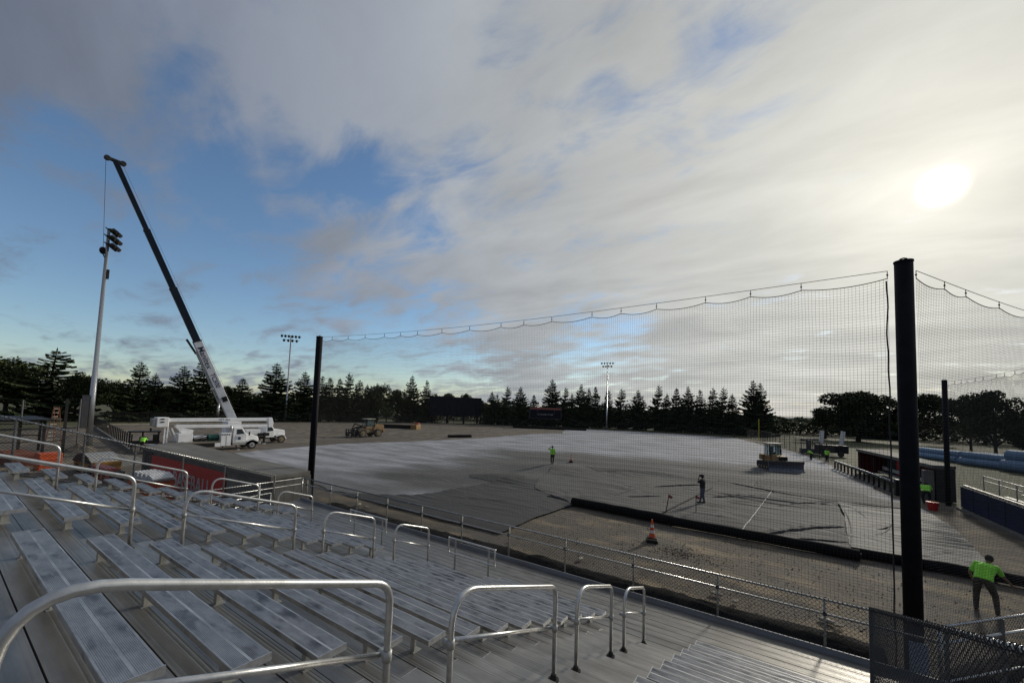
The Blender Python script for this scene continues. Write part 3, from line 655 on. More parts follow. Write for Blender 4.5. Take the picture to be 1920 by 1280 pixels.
for z, r, m_ in ((FT, .021, 'pipe'), (FT-.27, .021, 'pipe'), (WZ+.06, .017, 'wire')):
    relmb(ff, B().tube([(FX0, FRY, z), (FX1, FRY, z)], r, 12)).build('rail', M[m_], ff, smooth=True)
mb = B(); twist(mb, (FX0, FRY, FT), (FX1, FRY, FT), .026, .07, .004); relmb(ff, mb).build('tie_wire', M['wireblk'], ff, kind='stuff')
x = .67
while x > FX0+.2:
    relmb(ff, B().tube([(x, FRY+.045, WZ-.1), (x, FRY+.045, FT-.01)], .022, 12)).build('fence_post', M['plate'], ff, smooth=True)
    relmb(ff, B().b2((x-.03, FRY-.02, FT-.30), (x+.03, FRY+.05, FT-.24))).build('bracket', M['dark'], ff)
    x -= 1.87
for x in (FX0, FX1): relmb(ff, B().tube([(x, FRY+.01, WZ-.1), (x, FRY+.01, FT+.02)], .03, 12)).build('fence_post', M['pipe'], ff, smooth=True)
# second fence leg beyond the corner at the right
c0 = Vector((2.30, 10.16, 0)); c1 = Vector((5.6, 13.9, 0)); Lr = (c1-c0).length; dr = (c1-c0).normalized()
fr = thing('corner_fence', c0+Vector((0, 0, WZ)), 0, 'black mesh fence leg running away to the right from the walkway corner', 'fence')
relmb(fr, weave(c0, dr, Lr, FT+.03, FT+.03, WZ+.05, WZ+.05, .085, .0027)).build('wire_mesh', M['wireblk'], fr, kind='stuff')
for z, r in ((FT, .021), (FT-.28, .024), (WZ+.05, .018)):
    relmb(fr, B().tube([c0+Vector((0, 0, z)), c1+Vector((0, 0, z))], r, 12)).build('rail', M['pipe'], fr, smooth=True)
mb = B(); twist(mb, c0+Vector((0, 0, FT)), c1+Vector((0, 0, FT)), .026, .07, .004); relmb(fr, mb).build('tie_wire', M['wireblk'], fr, kind='stuff')
for u in (.05, 1.5, 3.0, 4.6):
    p = c0+dr*u; relmb(fr, B().bar(p+Vector((0, 0, .2)), p+Vector((0, 0, FT)), .09, .05)).build('fence_post', M['post'], fr)
# sloping mesh guards that close both ends of the bleachers
def sideguard(X, y0, y1, ytick, lab, cell, r, m_, rm, top_off=0.):
    zt = lambda y: 5.65-.62-.338*(y-1.18)+top_off
    t = thing('end_guard', (X, y1, WZ), 0, lab, 'fence')
    A = (X-.0, y0, 0); L = y1-y0
    zb0 = zt(y0)-1.42; zb1 = zt(y1)-1.42
    relmb(t, weave((X+(.03 if X < -5 else -.03), y0, 0), (0, 1, 0), L, zt(y0)+.03, zt(y1)+.03, zb0, zb1, cell, r, 4)).build('wire_mesh', m_, t, kind='stuff')
    relmb(t, B().tube([(X, y0, zt(y0)), (X, y1, zt(y1))], .022, 12)).build('rail', M['pipe'], t, smooth=True)
    relmb(t, B().tube([(X, y0, zb0+.04), (X, y1, zb1+.04)], .02, 12)).build('rail', rm, t, smooth=True)
    mb = B(); twist(mb, (X, y0, zt(y0)), (X, y1, zt(y1)), .027, .075, .0042); relmb(t, mb).build('tie_wire', M['wireblk'], t, kind='stuff')
    for y in ytick:
        relmb(t, B().tube([(X-.01, y, zt(y)-1.75), (X-.01, y, zt(y))], .026, 12)).build('fence_post', M['post'], t, smooth=True)
    return t
sideguard(-16.4, -.6, 7.93, (0.2, 1.41, 2.68, 3.78, 4.98, 6.2, 7.93), 'sloping black mesh guard closing the far left end of the bleachers', .085, .0036, M['wireblk'], M['wire'])
sideguard(1.10, 1.6, 8.20, (1.6, 8.20), 'sloping black mesh guard at the lower right end of the bleachers', .062, .0028, M['wireblk'], M['wireblk'], .17)
# landing and ramp rails beyond the left end
lr = thing('ramp_rails', (-18.4, 10.05, WZ), 0, 'grey pipe ramp rails turning the corner at the left end of the walkway', 'handrail')
for dz, x in ((.97, -18.4), (.70, -18.4)):
    relmb(lr, B().tube([(x, 10.1, WZ+dz), (x+.15, 3.0, WZ+dz-.05)], .02, 10)).build('rail', M['pipe'], lr, smooth=True)
for dz in (.75, .45, .12):
    relmb(lr, B().tube([(-17.2, 8.2, WZ+dz), (-17.25, 2.5, WZ+dz-.35)], .019, 10)).build('rail', M['pipe'], lr, smooth=True)
for y in (8.2, 6.4, 4.6, 2.8): relmb(lr, B().tube([(-17.2, y, .1), (-17.2, y, WZ+.75-.35*(8.2-y)/5.7)], .022, 10)).build('fence_post', M['pipe'], lr, smooth=True)
for y in (8.3, 6.5, 4.7): relmb(lr, B().tube([(-18.38, y, .1), (-18.38, y, WZ+.95)], .022, 10)).build('fence_post', M['pipe'], lr, smooth=True)
ld = thing('ramp_landing', (-17.3, 5.5, 0), 0, 'grey aluminium landing at the left end of the walkway', 'landing')
B().b2((-.98, 2.6, WZ-.06), (1.2, 3.0, WZ-.012)).build('landing_plate', M['tread'], ld)
B().b2((-.98, -3, WZ-.16), (.2, 2.59, WZ-.07)).build('ramp_plate', M['tread'], ld)
# stair handrail seen through the lower right guard
st = thing('stair_handrail', (2.9, 8.4, .2), 0, 'pale stair handrail seen through the black mesh guard at lower right', 'handrail')
relmb(st, B().tube([(2.1, 9.2, 1.45), (3.6, 9.9, 1.55)], .02, 10)).build('rail', M['pipe'], st, smooth=True)
for p in ((2.3, 9.3), (3.3, 9.75)): relmb(st, B().tube([(p[0], p[1], 0), (p[0], p[1], 1.48)], .02, 10)).build('post', M['pipe'], st, smooth=True)
# ------------------------------------------------------------------ backstop poles and nets
def netpole(x, y, h, r, lab, sign=None, sa=-90):
    t = thing('net_pole', (x, y, 0), 0, lab, 'pole')
    B().tube([(0, 0, 0), (0, 0, h)], r, 28).build('pole_shaft', M['blackpole'], t, smooth=True)
    m_ = B(); m_.tube([(0, 0, h), (0, 0, h+.03)], r+.012, 28); m_.tube([(-.08, 0, h+.03), (-.05, 0, h+.085), (0, 0, h+.10), (.05, 0, h+.085), (.08, 0, h+.03)], .014, 8); m_.build('pole_cap', M['black'], t)
    if sign:
        a = radians(sa); n = Vector((cos(a), sin(a), 0))
        R = Matrix.Rotation(a, 3, 'Z')
        s_ = B().box(n*(r+.02)+Vector((0, 0, .8)), (.01, .30, .66), R).build('number_sign', M['sign'], t)
        if not sign.strip(): return t
        cu = bpy.data.curves.new('n', 'FONT'); cu.body = sign; cu.size = .5; cu.extrude = .003; cu.align_x = 'CENTER'; cu.align_y = 'CENTER'
        o = bpy.data.objects.new('n', cu); me = bpy.data.meshes.new_from_object(o); bpy.data.objects.remove(o); me.materials.append(M['ink'])
        d = link('sign_number', me, s_); d.location = n*(r+.03)+Vector((0, 0, .8)); d.rotation_euler = (pi/2, 0, a+pi/2)
    return t
PL, PR, P3 = Vector((-21.7, 12.4, 0)), Vector((2.27, 12.0, 0)), Vector((9.4, 39.7, 0))
P4 = Vector((10.4, 23.5, 0))
netpole(PL.x, PL.y, 9.35, .17, 'black net pole standing at the dugout corner with a small number sign', '7', -52)
netpole(PR.x, PR.y, 9.18, .158, 'thick black net pole in the right foreground', ' ', -80)
netpole(P3.x, P3.y, 8.6, .145, 'distant black net pole at the blue wall on the right')
netpole(P4.x, P4.y, 9.0, .16, 'black net pole beyond the right picture edge')
def net(A, Bp, z0, z1, zb, cell, r, lab, hang=1.15, sag=.085, nseg=14, bow=.10):
    A, Bp = Vector(A), Vector(Bp); L = (Bp-A).length; d = (Bp-A).normalized(); q = Vector((-d.y, d.x, 0))
    t = thing('safety_net', A, 0, lab, 'net')
    hs = [0]
    rn = random.Random(int(L*10)); 
    while hs[-1] < L-.9: hs.append(min(L, hs[-1]+hang*rn.uniform(.65, 1.4)))
    hs[-1] = L
    def top(u):
        zc_ = z0+(z1-z0)*u/L-.12-.25*sin(pi*u/L)
        for a, b in zip(hs, hs[1:]):
            if a <= u <= b: return zc_-sag*4*((u-a)/(b-a))*(1-(u-a)/(b-a))
        return zc_
    def P(u, v):
        """v from 0 top to 1 bottom"""
        zt = top(u); fade = max(0, 1-v*5)
        smooth_top = z0+(z1-z0)*u/L-.22-.25*sin(pi*u/L)
        z = (zt if fade else 0)*fade+smooth_top*(1-fade) if fade else smooth_top
        z = z+(zb-z)*v
        off = bow*sin(pi*min(1, v*1.0))*sin(pi*u/L)+.03*noise.noise(Vector((u*.4, v*6, L)))
        p = A+d*u+q*off; p.z = z+.018*noise.noise(Vector((u*.8, v*9, 2))); return p
    mb = B(); nv = int(L/cell); nh = int((z0-zb)/cell)
    for i in range(nv+1):
        u = L*i/nv; mb.tube([P(u+.02*noise.noise(Vector((i*.2, k*.7, 1))) if 0 < i < nv else u, k/nseg) for k in range(nseg+1)], r, 3, cap=False)
    nu = int(L/.22)
    for j in range(nh+1):
        v = j/nh; mb.tube([P(L*i/nu, v) for i in range(nu+1)], r, 3, cap=False)
    relmb(t, mb).build('netting', M['net'], t, kind='stuff')
    relmb(t, B().tube([P(L*i/(nu*2), 0) for i in range(nu*2+1)], .010, 6)).build('border_rope', M['net'], t)
    ca_ = B(); ca_.tube([A+Vector((0, 0, z0+.05))+(d*L+Vector((0, 0, z1-z0)))*(i/20)-Vector((0, 0, .25*sin(pi*i/20))) for i in range(21)], .007, 6)
    relmb(t, ca_).build('support_cable', M['dark'], t)
    hk = B()
    for u in hs: p = P(u, 0); hk.tube([p, p+Vector((0, 0, .17))], .008, 5); hk.sphere(p+Vector((0, 0, .08)), .022, 6, 4)
    relmb(t, hk).build('hang_clips', M['dark'], t, kind='stuff')
    return t
n1_ = net(PL+Vector((.25, 0, 0)), PR-Vector((.27, .0, 0)), 9.27, 8.98, .25, .068, .0022, 'large black safety net strung between the two tall black poles')
pts = [(PR.x-.29, PR.y, 8.80)]+[(PR.x-.29+.03*noise.noise(Vector((i*.3, 0, 0))), PR.y-.02, 8.6-i*.2) for i in range(42)]
relmb(n1_, B().tube(pts, .015, 6)).build('lacing_rope', M['net'], n1_)
net(PR+Vector((.25, .25, 0)), P4-Vector((.2, .2, 0)), 8.98, 8.85, .25, .068, .0022, 'black safety net running right from the thick foreground pole')
net(P3+Vector((.05, -.2, 0)), P4+Vector((0, .25, 0)), 8.45, 8.85, .8, .10, .003, 'distant black safety net right of the far pole')
# ------------------------------------------------------------------ dugout at the left
dg = thing('left_dugout', (-30, 10.5, 0), 0, 'low concrete dugout with a flat grey roof left of the net pole', 'dugout')
def q3(p): return (p[0]+30, p[1]-10.5, p[2])
RZ = 2.1
rf = B(); pr = [(-20.2, 11.5), (-19.8, 9.4), (-37.6, 8.9), (-40.3, 12.1)]
vs = [q3((p[0], p[1], z)) for z in (RZ-.16, RZ) for p in pr]
rf.add(vs, [(0, 1, 2, 3), (7, 6, 5, 4), (0, 4, 5, 1), (1, 5, 6, 2), (2, 6, 7, 3), (3, 7, 4, 0)]); rf.build('roof', M['roof'], dg)
bw = B(); vs = [q3(p) for p in [(-20.3, 9.55, -.1), (-20.3, 9.75, -.1), (-37.4, 9.25, -.1), (-37.4, 9.05, -.1)]]+[q3(p) for p in [(-20.3, 9.55, RZ-.165), (-20.3, 9.75, RZ-.165), (-37.4, 9.25, RZ-.165), (-37.4, 9.05, RZ-.165)]]
bw.add(vs, [(0, 1, 2, 3), (7, 6, 5, 4), (0, 4, 5, 1), (1, 5, 6, 2), (2, 6, 7, 3), (3, 7, 4, 0)]); bw.build('back_wall', M['concrete'], dg)
for i in range(4): B().b2(q3((-20.28, 9.77+i*.43, -.1)), q3((-20.08, 9.77+i*.43+.418, RZ-.165))).build('wall_panel', M['concrete'], dg)
B().b2(q3((-38.5, 9.4, -.1)), q3((-38.3, 11.6, RZ-.165))).build('wall_panel', M['concrete'], dg)
def wl(x): return 9.55-(-20.3-x)*(.5/17.1)
ban = thing('red_banner', (-29.9, wl(-29.9)-.05, 0), math.atan2(.5, 17.1), 'red vinyl banner with grey BASEBALL lettering on the dugout back wall', 'banner')
B().b2((-5.6, -.02, .02), (5.3, 0, 1.72)).build('banner_sheet', M['redban'], ban)
def text(body, size, m_, parent, loc, rot, name='lettering', sx=1., ext=.004, mtx=None, bold=0.):
    cu = bpy.data.curves.new('t', 'FONT'); cu.body = body; cu.size = size; cu.extrude = ext; cu.offset = bold; cu.resolution_u = 3
    o = bpy.data.objects.new('t', cu); me = bpy.data.meshes.new_from_object(o); bpy.data.objects.remove(o); me.materials.clear(); me.materials.append(m_)
    d = link(name, me, parent)
    if mtx is not None: d.matrix_local = mtx
    else: d.location = loc; d.rotation_euler = rot; d.scale = (sx, 1, 1)
    return d
text('BASEBALL', 1.32, M['letter'], ban, (-1.75, -.026, .18), (pi/2, 0, 0), sx=.93, bold=.015)
bb = thing('black_banner', (-36.3, wl(-36.3)-.05, 0), math.atan2(.5, 17.1), 'black vinyl banner with dim grey outlined letters left of the red banner', 'banner')
B().b2((-1.0, -.02, .02), (.75, 0, 1.85)).build('banner_sheet', M['blackban'], bb)
for i, ch in enumerate('BB'): text(ch, .95, M['outline'], bb, (-.85+.0*i, -.026, 1.05-.95*i), (pi/2, 0, 0), sx=.7)
mb = B(); mb.tube([(.35+.28*cos(a), -.03, 1.3+.28*sin(a)) for a in [2*pi*i/16 for i in range(16)]], .02, 6, closed=True); mb.build('ring_emblem', M['outline'], bb)
mb = B(); mb.b2((0, 0, 0), (1.9, .03, .45)); mb.build('wall_sign_board', M['frameg'], loc=(-25.2, wl(-25)-.12, .02), label='dark grey board leaning under the right end of the red banner', cat='board')
# ------------------------------------------------------------------ things lying about behind the left guard
t = thing('orange_bin', (-28.9, 7.4, 0), radians(8), 'orange bin topped with crinkled white wrapped trays before the red banner', 'bin')
B().b2((-1.1, -.6, 0), (1.15, .6, 1.12)).build('bin_body', M['orange'], t, bevel=.04)
B().b2((-1.18, -.66, 1.125), (1.2, .66, 1.20)).build('bin_rim', M['crate'], t, bevel=.02)
mb = B()
for i in range(4):
    x = -1.05+i*.45; mb.prism([(x, 1.21), (x+.12, 1.52), (x+.36, 1.54), (x+.44, 1.21)], -.55, .55)
mb.prism([(.76, 1.21), (.80, 1.54), (1.35, 1.33), (1.35, 1.22)], -.5, .5); mb.build('wrapped_tray', M['crate'], t, bevel=.03)
t = thing('amber_compactor', (-41.8, 7.6, 0), radians(8), 'amber trench machine with a curved dark grey hood', 'machine')
B().prism([(-1.7, .25), (-1.75, .75), (1.7, .9), (1.7, .3)], -.75, .75).build('chassis', M['amber'], t, bevel=.04)
prof = [(-1.7, .78)]+[(-1.65+3.2*i/12, .80+.62*sin(pi*(i/12)**.9)) for i in range(13)]+[(1.6, .78)]
B().prism(prof, -.8, .8).build('curved_hood', M['plate'], t, smooth=False); B().prism([(p[0]*1.01, p[1]+.015) for p in prof], -.87, -.81).build('hood_edge', M['black'], t)
for x in (-1.1, 1.1):
    for y in (-.8, .62): 
        mb = B(); mb.tube([(x, y, .34), (x, y+.2, .34)], .34, 16); mb.build('tyre', M['rubber'], t)
t = thing('red_trencher', (-37.2, 7.3, 0), radians(6), 'faded red frame attachment standing beside the amber machine', 'machine')
mb = B(); mb.b2((-1.3, -.5, .75), (1.3, .1, .95)); mb.build('top_shelf', M['pinkred'], t, bevel=.02)
mb = B(); [B().b2((x, -.45, 0), (x+.12, -.3, .745)).build('frame_leg', M['pinkred'], t) for x in (-1.2, -.3, .4, 1.1)]
B().b2((-1.1, .15, .1), (1.1, .5, .65)).build('engine_box', M['dark'], t, bevel=.02)
t = thing('orange_crate', (-45.3, 5.6, 0), .1, 'tall bright orange crate standing behind the left guard', 'crate')
B().b2((-.55, -.6, 0), (.55, .6, 1.25)).build('crate_body', M['orange'], t, bevel=.05)
for z in (.35, .8): B().b2((.555, -.5, z), (.58, .5, z+.14)).build('crate_rib', M['orange2'], t)
t = thing('rusty_skip', (-50.5, 4.6, 0), .12, 'low rusty orange skip at the far left behind the guard', 'skip')
B().prism([(-2.2, 0), (-2.5, .8), (2.4, .8), (2.1, 0)], -.8, .8).build('skip_body', M['rust'], t, bevel=.04)
B().b2((-2.3, -.7, .805), (2.2, .7, .9)).build('skip_cover', M['rust'], t)
t = thing('lift_spoil', (-43.5, 4.2, 0), .2, 'white sack lying under the orange crate', 'sack')
mb = B(); mb.sphere((0, 0, .25), .5, 10, 7, (1.6, .7, .5)); mb.build('sack_body', M['crate'], t, smooth=True)
t = thing('stepladder', (-63.5, 7.9, 0), radians(20), 'orange fibreglass stepladder with pale rungs leaning near the light pole', 'ladder')
for s_ in (-1, 1):
    B().bar((-.35, .32*s_, 0), (.35, .2*s_, 4.3), .06, .04).build('side_rail', M['rust'], t)
    B().bar((1.1, .32*s_, 0), (.40, .2*s_, 4.2), .05, .03).build('rear_leg', M['rust'], t)
for i in range(10):
    z = .35+i*.41; f = z/4.3; B().b2((-.39+.7*f, -.32+.12*f, z), (-.27+.7*f, .32-.12*f, z+.06)).build('rung', M['cream'], t)
t = thing('timber_trestle', (-83, 9.8, 0), .5, 'pale timber ramp board lying far behind the light pole', 'board')
B().bar((-8, 0, .25), (9, .3, 1.5), .35, .2).build('board', M['wood'], t)
# storage frame of dark posts at the far left
t = thing('storage_frame', (-52, 5.2, 0), 0, 'dark open steel framework standing at the far left behind the guard', 'frame')
for i, (x, y) in enumerate([(-1.5, 2.2), (-1.5, 1.0), (-1.0, -.4), (-.5, -1.6), (0, -3), (.3, -4.4), (-9, 1.6), (-9, -1.0), (-9, -4)]):
    h = [5.2, 3.4, 3.2, 3.2, 3.2, 3.2, 3.4, 3.4, 3.4][i]
    B().b2((x-.09, y-.09, 0), (x+.09, y+.09, h)).build('upright', M['dark'], t)
for z in (1.5, 2.6, 3.3):
    B().bar((-1.6, 2.3, z), (.4, -4.8, z), .08, .1).build('crossbar', M['dark'], t); B().bar((-9, 1.7, z), (-9, -4.4, z), .08, .1).build('crossbar', M['dark'], t)
for y in (1.6, -.6, -2.6, -4.3): B().bar((-9, y, 3.25), (0, y, 3.3), .08, .1).build('crossbar', M['dark'], t)
B().b2((-8.9, -4.4, 3.36), (.2, 1.2, 3.42)).build('roof_sheet', M['black'], t)
for i, (x, y, h) in enumerate([(-54.5, 1.6, 5.0), (-56.2, 5.1, 5.0), (-58.5, 9.0, 5.2)]):
    B().tube([(0, 0, 0), (0, 0, h)], .06, 8).build('thin_post', M['frameg'], loc=(x, y, 0), label='thin grey post standing %s' % ['leftmost behind the dark framework', 'second from the left behind the dark framework', 'right of the dark framework beside the stepladder'][i], cat='post', group='thin grey posts behind the framework')
# spoil heap by the light pole
def heap(cx, cy, sx, sy, h, m_, lab, seed):
    vs = []; fs = []; n = 26
    for i in range(n+1):
        for j in range(n+1):
            u, v = i/n*2-1, j/n*2-1; r2 = u*u+v*v
            z = h*max(0, exp(-r2*2.2)-.11)*(1+.45*noise.noise(Vector((u*3, v*3, seed))))+.12*h*noise.noise(Vector((u*9, v*9, seed)))*max(0, 1-r2)
            vs.append((u*sx, v*sy, z-.01 if r2 < 1 else -.05))
            if i and j: fs.append(((i-1)*(n+1)+j-1, i*(n+1)+j-1, i*(n+1)+j, (i-1)*(n+1)+j))
    B().add(vs, fs).build('spoil_heap', m_, loc=(cx, cy, .03), smooth=True, label=lab, cat='dirt heap')
heap(-57.5, 9.2, 2.6, 1.6, .75, M['dirt'], 'small churned dirt heap at the foot of the tall light pole', 2)
heap(-49.5, 9.6, 6, 2.2, .5, M['concrete'], 'low grey rubble spread between the light pole and the amber machine', 5)
# iron fence on a low wall running out to the outfield
A = Vector((-53.6, 12.0, 0)); Bv = Vector((-104, 17.6, 0)); d = (Bv-A).normalized(); L = (Bv-A).length
t = thing('low_wall', A, math.atan2(d.y, d.x), 'low concrete wall under the black picket fence at left field', 'wall')
B().b2((0, -.15, 0), (L, .15, .42)).build('wall_base', M['concrete'], t)
t = thing('picket_fence', A+Vector((0, 0, .42)), math.atan2(d.y, d.x), 'row of thick black fence posts on the low wall in left field', 'fence')
i = 0; x = .2; pm = B().b2((-.045, -.05, 0), (.045, .05, 1.45)).mesh('fence_post', M['black'])
while x < L-1: link('fence_post', pm, t, loc=(x, 0, 0)); x += 1.75
for z in (1.2,): B().b2((0, -.02, z), (L-1, .02, z+.03)).build('rail', M['black'], t)
# dark utility cart and small gear
t = thing('utility_cart', (-60.5, 14.6, 0), radians(80), 'black utility cart with a flat canopy behind the dugout roof', 'cart'); t.scale = (.82, .82, .82)
B().b2((-1.6, -.7, .35), (1.6, .7, .75)).build('cart_bed', M['dark'], t, bevel=.03); B().b2((-1.7, -.8, 1.95), (1.7, .8, 2.1)).build('canopy', M['black'], t, bevel=.04)
for x in (-1.5, -.2, 1.45):
    for y in (-.7, .7): B().b2((x-.05, y-.05, .7), (x+.05, y+.05, 1.95)).build('canopy_post', M['black'], t)
B().b2((-.5, -.6, .76), (.3, .6, 1.3)).build('seat', M['black'], t, bevel=.05); B().b2((.9, -.6, .76), (1.5, .6, 1.6)).build('cargo_box', M['dark'], t, bevel=.03)
B().tube([(.6, .1, 2.1), (.6, .1, 2.5)], .12, 10).build('beacon', M['black'], t)
for x in (-1.1, 1.1):
    for y in (-.75, .6): B().tube([(x, y, .3), (x, y+.18, .3)], .3, 16).build('wheel', M['rubber'], t)
t = thing('folding_table', (-53.4, 13.6, 0), .2, 'pale folding table beside the lime shirted worker at left', 'table')
B().b2((-1.0, -.4, .72), (1.0, .4, .76)).build('tabletop', M['plate'], t)
for x in (-.85, .85):
    for y in (-.33, .33): B().tube([(x, y, 0), (x, y, .72)], .02, 6).build('leg', M['dark'], t)
# ------------------------------------------------------------------ stadium light poles
def fixture(name_parent, p, yawd, s_=1.):
    R = Matrix.Rotation(yawd, 3, 'Z'); mb = B(); f = lambda a: Vector(p)+R@(Vector(a)*s_)
    mb.tube([f((0, 0, 0)), f((.25, 0, -.05)), f((.50, 0, -.22)), f((.62, 0, -.30))], [.10*s_, .20*s_, .30*s_, .31*s_], 10)
    mb.tube([f((.45, 0, -.02)), f((.95, 0, -.34))], [.30*s_, .26*s_], 8)
    return mb.build('floodlight', M['dark'], name_parent)
def lightpole(x, y, h, r, lab, arms, yawd, s_=1., group=None):
    t = thing('light_pole', (x, y, 0), 0, lab, 'light pole', 'stadium light poles around the field')
    B().tube([(0, 0, 0), (0, 0, h*.35), (0, 0, h*.35+.01), (0, 0, h)], [r, r*.82, r*.74, r*.5], 16).build('pole_shaft', M['pipe'], t, smooth=True)
    B().tube([(0, 0, 0), (0, 0, 1.2)], [r*1.35, r*1.25], 16).build('pole_base', M['concrete'], t, smooth=True)
    q = Vector((-sin(yawd), cos(yawd), 0))
    for z, n, w in arms:
        a = B(); a.bar(q*(-w/2)+Vector((0, 0, z)), q*(w/2)+Vector((0, 0, z)), .1*s_, .1*s_); a.build('crossarm', M['dark'], t)
        for i in range(n):
            fixture(t, q*(w*((i+.5)/n-.5))+Vector((cos(yawd)*.1, sin(yawd)*.1, z-.05)), yawd, s_)
    return t
lp = lightpole(-60.3, 10.1, 23.6, .27, 'tall grey light pole at left held by the crane, its lamps seen edge on', [(23.5, 3, 1.6), (22.7, 4, 2.0), (21.9, 3, 1.6)], radians(62), .8)
B().box((.1, -.50, 3.9), (.35, .50, 3.4)).build('control_cabinet', M['frameg'], lp, bevel=.02)
B().b2((-.15, .13, 18.2), (.15, .33, 19.2)).build('junction_box', M['dark'], lp)
lightpole(-114.9, 57.3, 24.2, .28, 'grey light pole beyond the outfield left of the black net pole', [(24.1, 6, 5.2), (22.9, 4, 4.2)], radians(-35), 1.0)
l3 = lightpole(-45.8, 121.5, 21.3, .26, 'grey light pole seen through the net in right centre', [(21.2, 5, 4.4), (20.2, 4, 3.4)], radians(-80), .8)
t = thing('bare_pole', (-117.6, 41.9, 0), 0, 'short bare grey pole behind the crane boom', 'pole')
B().tube([(0, 0, 0), (0, 0, 5.2)], .42, 14).build('pole_sleeve', M['pipe'], t, smooth=True); B().tube([(0, 0, 5.2), (0, 0, 10.2)], .24, 12).build('pole_shaft', M['pipe'], t, smooth=True)
# ------------------------------------------------------------------ vehicles (local x forward, y left)
def wheel(t, x, y, r, w, rim='rim', name='wheel', side=-1):
    e = bpy.data.objects.new(name, B().tube([(0, -w/2, 0), (0, -w*.35, 0), (0, w*.35, 0), (0, w/2, 0)], [r*.9, r, r, r*.9], 26).mesh('tyre', M['rubber'])); C.objects.link(e); e.parent = t; e.location = (x, y, r)
    q = side*w/2
    B().tube([(0, q*.7, 0), (0, q+side*.02, 0)], [r*.56, r*.58], 20).build('rim', M[rim], e)
    B().tube([(0, q+side*.02, 0), (0, q+side*.09, 0)], [r*.2, r*.15], 12).build('hub', M['dark'] if rim == 'rim' else M[rim], e)
    return e
bt = thing('bucket_truck', (-52.3, 19.3, 0), radians(90), 'white bucket truck with folded white booms parked facing right', 'truck')
# along local x: world Y-19.3 ; local y negative = towards the camera
B().b2((-4.6, -.45, .62), (2.5, .45, .85)).build('chassis', M['dark'], bt)
B().prism([(.65, .75), (.65, 2.48), (1.55, 2.48), (1.95, 1.85), (2.05, 1.72), (2.05, .75)], -1.05, 1.05).build('cab', M['white'], bt, bevel=.06)
B().prism([(1.0, 1.72), (1.0, 2.3), (1.48, 2.3), (1.78, 1.78)], -1.07, -1.055).build('side_window', M['glass'], bt)
B().prism([(1.0, 1.72), (1.0, 2.3), (1.48, 2.3), (1.78, 1.78)], 1.055, 1.07).build('side_window', M['glass'], bt)
mb = B(); mb.add([(1.62, -.95, 2.38), (1.62, .95, 2.38), (1.99, .95, 1.84), (1.99, -.95, 1.84)], [(0, 1, 2, 3)]); mb.v = [(a+.03, b, c+.02) for a, b, c in mb.v]; mb.build('windscreen', M['glass'], bt)
B().b2((.9, -1.075, .85), (1.75, -1.055, 1.68)).build('door', M['white2'], bt, bevel=.01)
B().b2((1.15, -1.09, 1.12), (1.42, -1.077, 1.42)).build('door_emblem', M['ink'], bt)
B().prism([(2.06, .95), (2.06, 1.75), (2.6, 1.68), (3.3, 1.42), (3.45, 1.2), (3.42, .75)], -.78, .78).build('hood', M['white'], bt, bevel=.09)
for s_ in (-1, 1):
    mb = B(); pr = [(2.0, .8)]+[(2.63+.66*cos(a), .55+.62*sin(a)) for a in [pi*(1-i/10) for i in range(11)]]+[(3.42, .7), (3.2, .62)]+[(2.63+.53*cos(a), .52+.52*sin(a)) for a in [pi*(i/10) for i in range(11)]]
    mb.prism(pr, s_*.78, s_*1.12); mb.build('fender', M['white'], bt)
    B().tube([(3.36, s_*.6, 1.02), (3.47, s_*.6, 1.0)], .11, 12).build('headlight', M['reflect'], bt)
    B().bar((2.1, s_*1.05, 1.75), (2.15, s_*1.35, 1.85), .03, .03).build('mirror_arm', M['dark'], bt); B().b2((2.1, s_*1.3, 1.6), (2.18, s_*1.5, 2.0)).build('mirror', M['dark'], bt)
B().b2((3.42, -1.05, .5), (3.58, 1.05, .75)).build('bumper', M['plate'], bt, bevel=.03)
mb = B(); [mb.b2((3.44, -.5, z), (3.47, .5, z+.05)) for z in (.8, .9, 1.0, 1.1)]; mb.build('grille', M['dark'], bt)
B().b2((.62, -1.1, .5), (1.95, -.95, .85)).build('step_tank', M['plate'], bt, bevel=.05)
B().tube([(.48, -.9, .8), (.48, -.9, 2.5), (.40, -.9, 2.75)], [.13, .13, .07], 12).build('exhaust_stack', M['pipe'], bt, smooth=True)
B().b2((-.55, -1.15, .5), (.42, -.35, 1.92)).build('tool_cabinet', M['white'], bt, bevel=.02)
for i in range(4): B().b2((-.48+i*.22, -1.165, 1.68), (-.34+i*.22, -1.152, 1.82)).build('cabinet_vent', M['dark'], bt)
B().b2((-.05, -1.165, .55), (-.03, -1.152, 1.6)).build('door_gap', M['dark'], bt)
B().b2((-1.1, -1.15, .45), (-.57, -.4, .95)).build('tool_cabinet', M['white2'], bt, bevel=.02)
B().tube([(-1.55, -.4, 1.42), (-.6, -.4, 1.42)], .34, 16).build('green_tank', M['green'], bt, smooth=False)
B().b2((-5.2, -1.15, .88), (-.58, 1.15, 1.03)).build('flat_bed', M['wood'], bt)
B().b2((-4.4, -1.14, .45), (-1.12, -1.0, .875)).build('side_skirt', M['black'], bt)
mb = B()
rn = random.Random(3)
for i in range(9): a = rn.uniform(-3.2, -1.8); mb.bar((a, rn.uniform(-.9, -.2), 1.1+i*.04), (a+rn.uniform(.9, 1.5), rn.uniform(-.9, .2), 1.1+i*.07), .08, .08)
mb.build('stacked_bars', M['dark'], bt, kind='stuff')
B().b2((-4.25, -.8, 1.035), (-3.0, .5, 1.95)).build('pedestal', M['white'], bt, bevel=.04)
B().prism([(-4.5, 2.75), (-4.1, 2.82), (-3.6, 2.45), (-2.9, 2.3), (-2.9, 1.97), (-3.9, 1.97)], -.45, .1).build('turret', M['white2'], bt, bevel=.02)
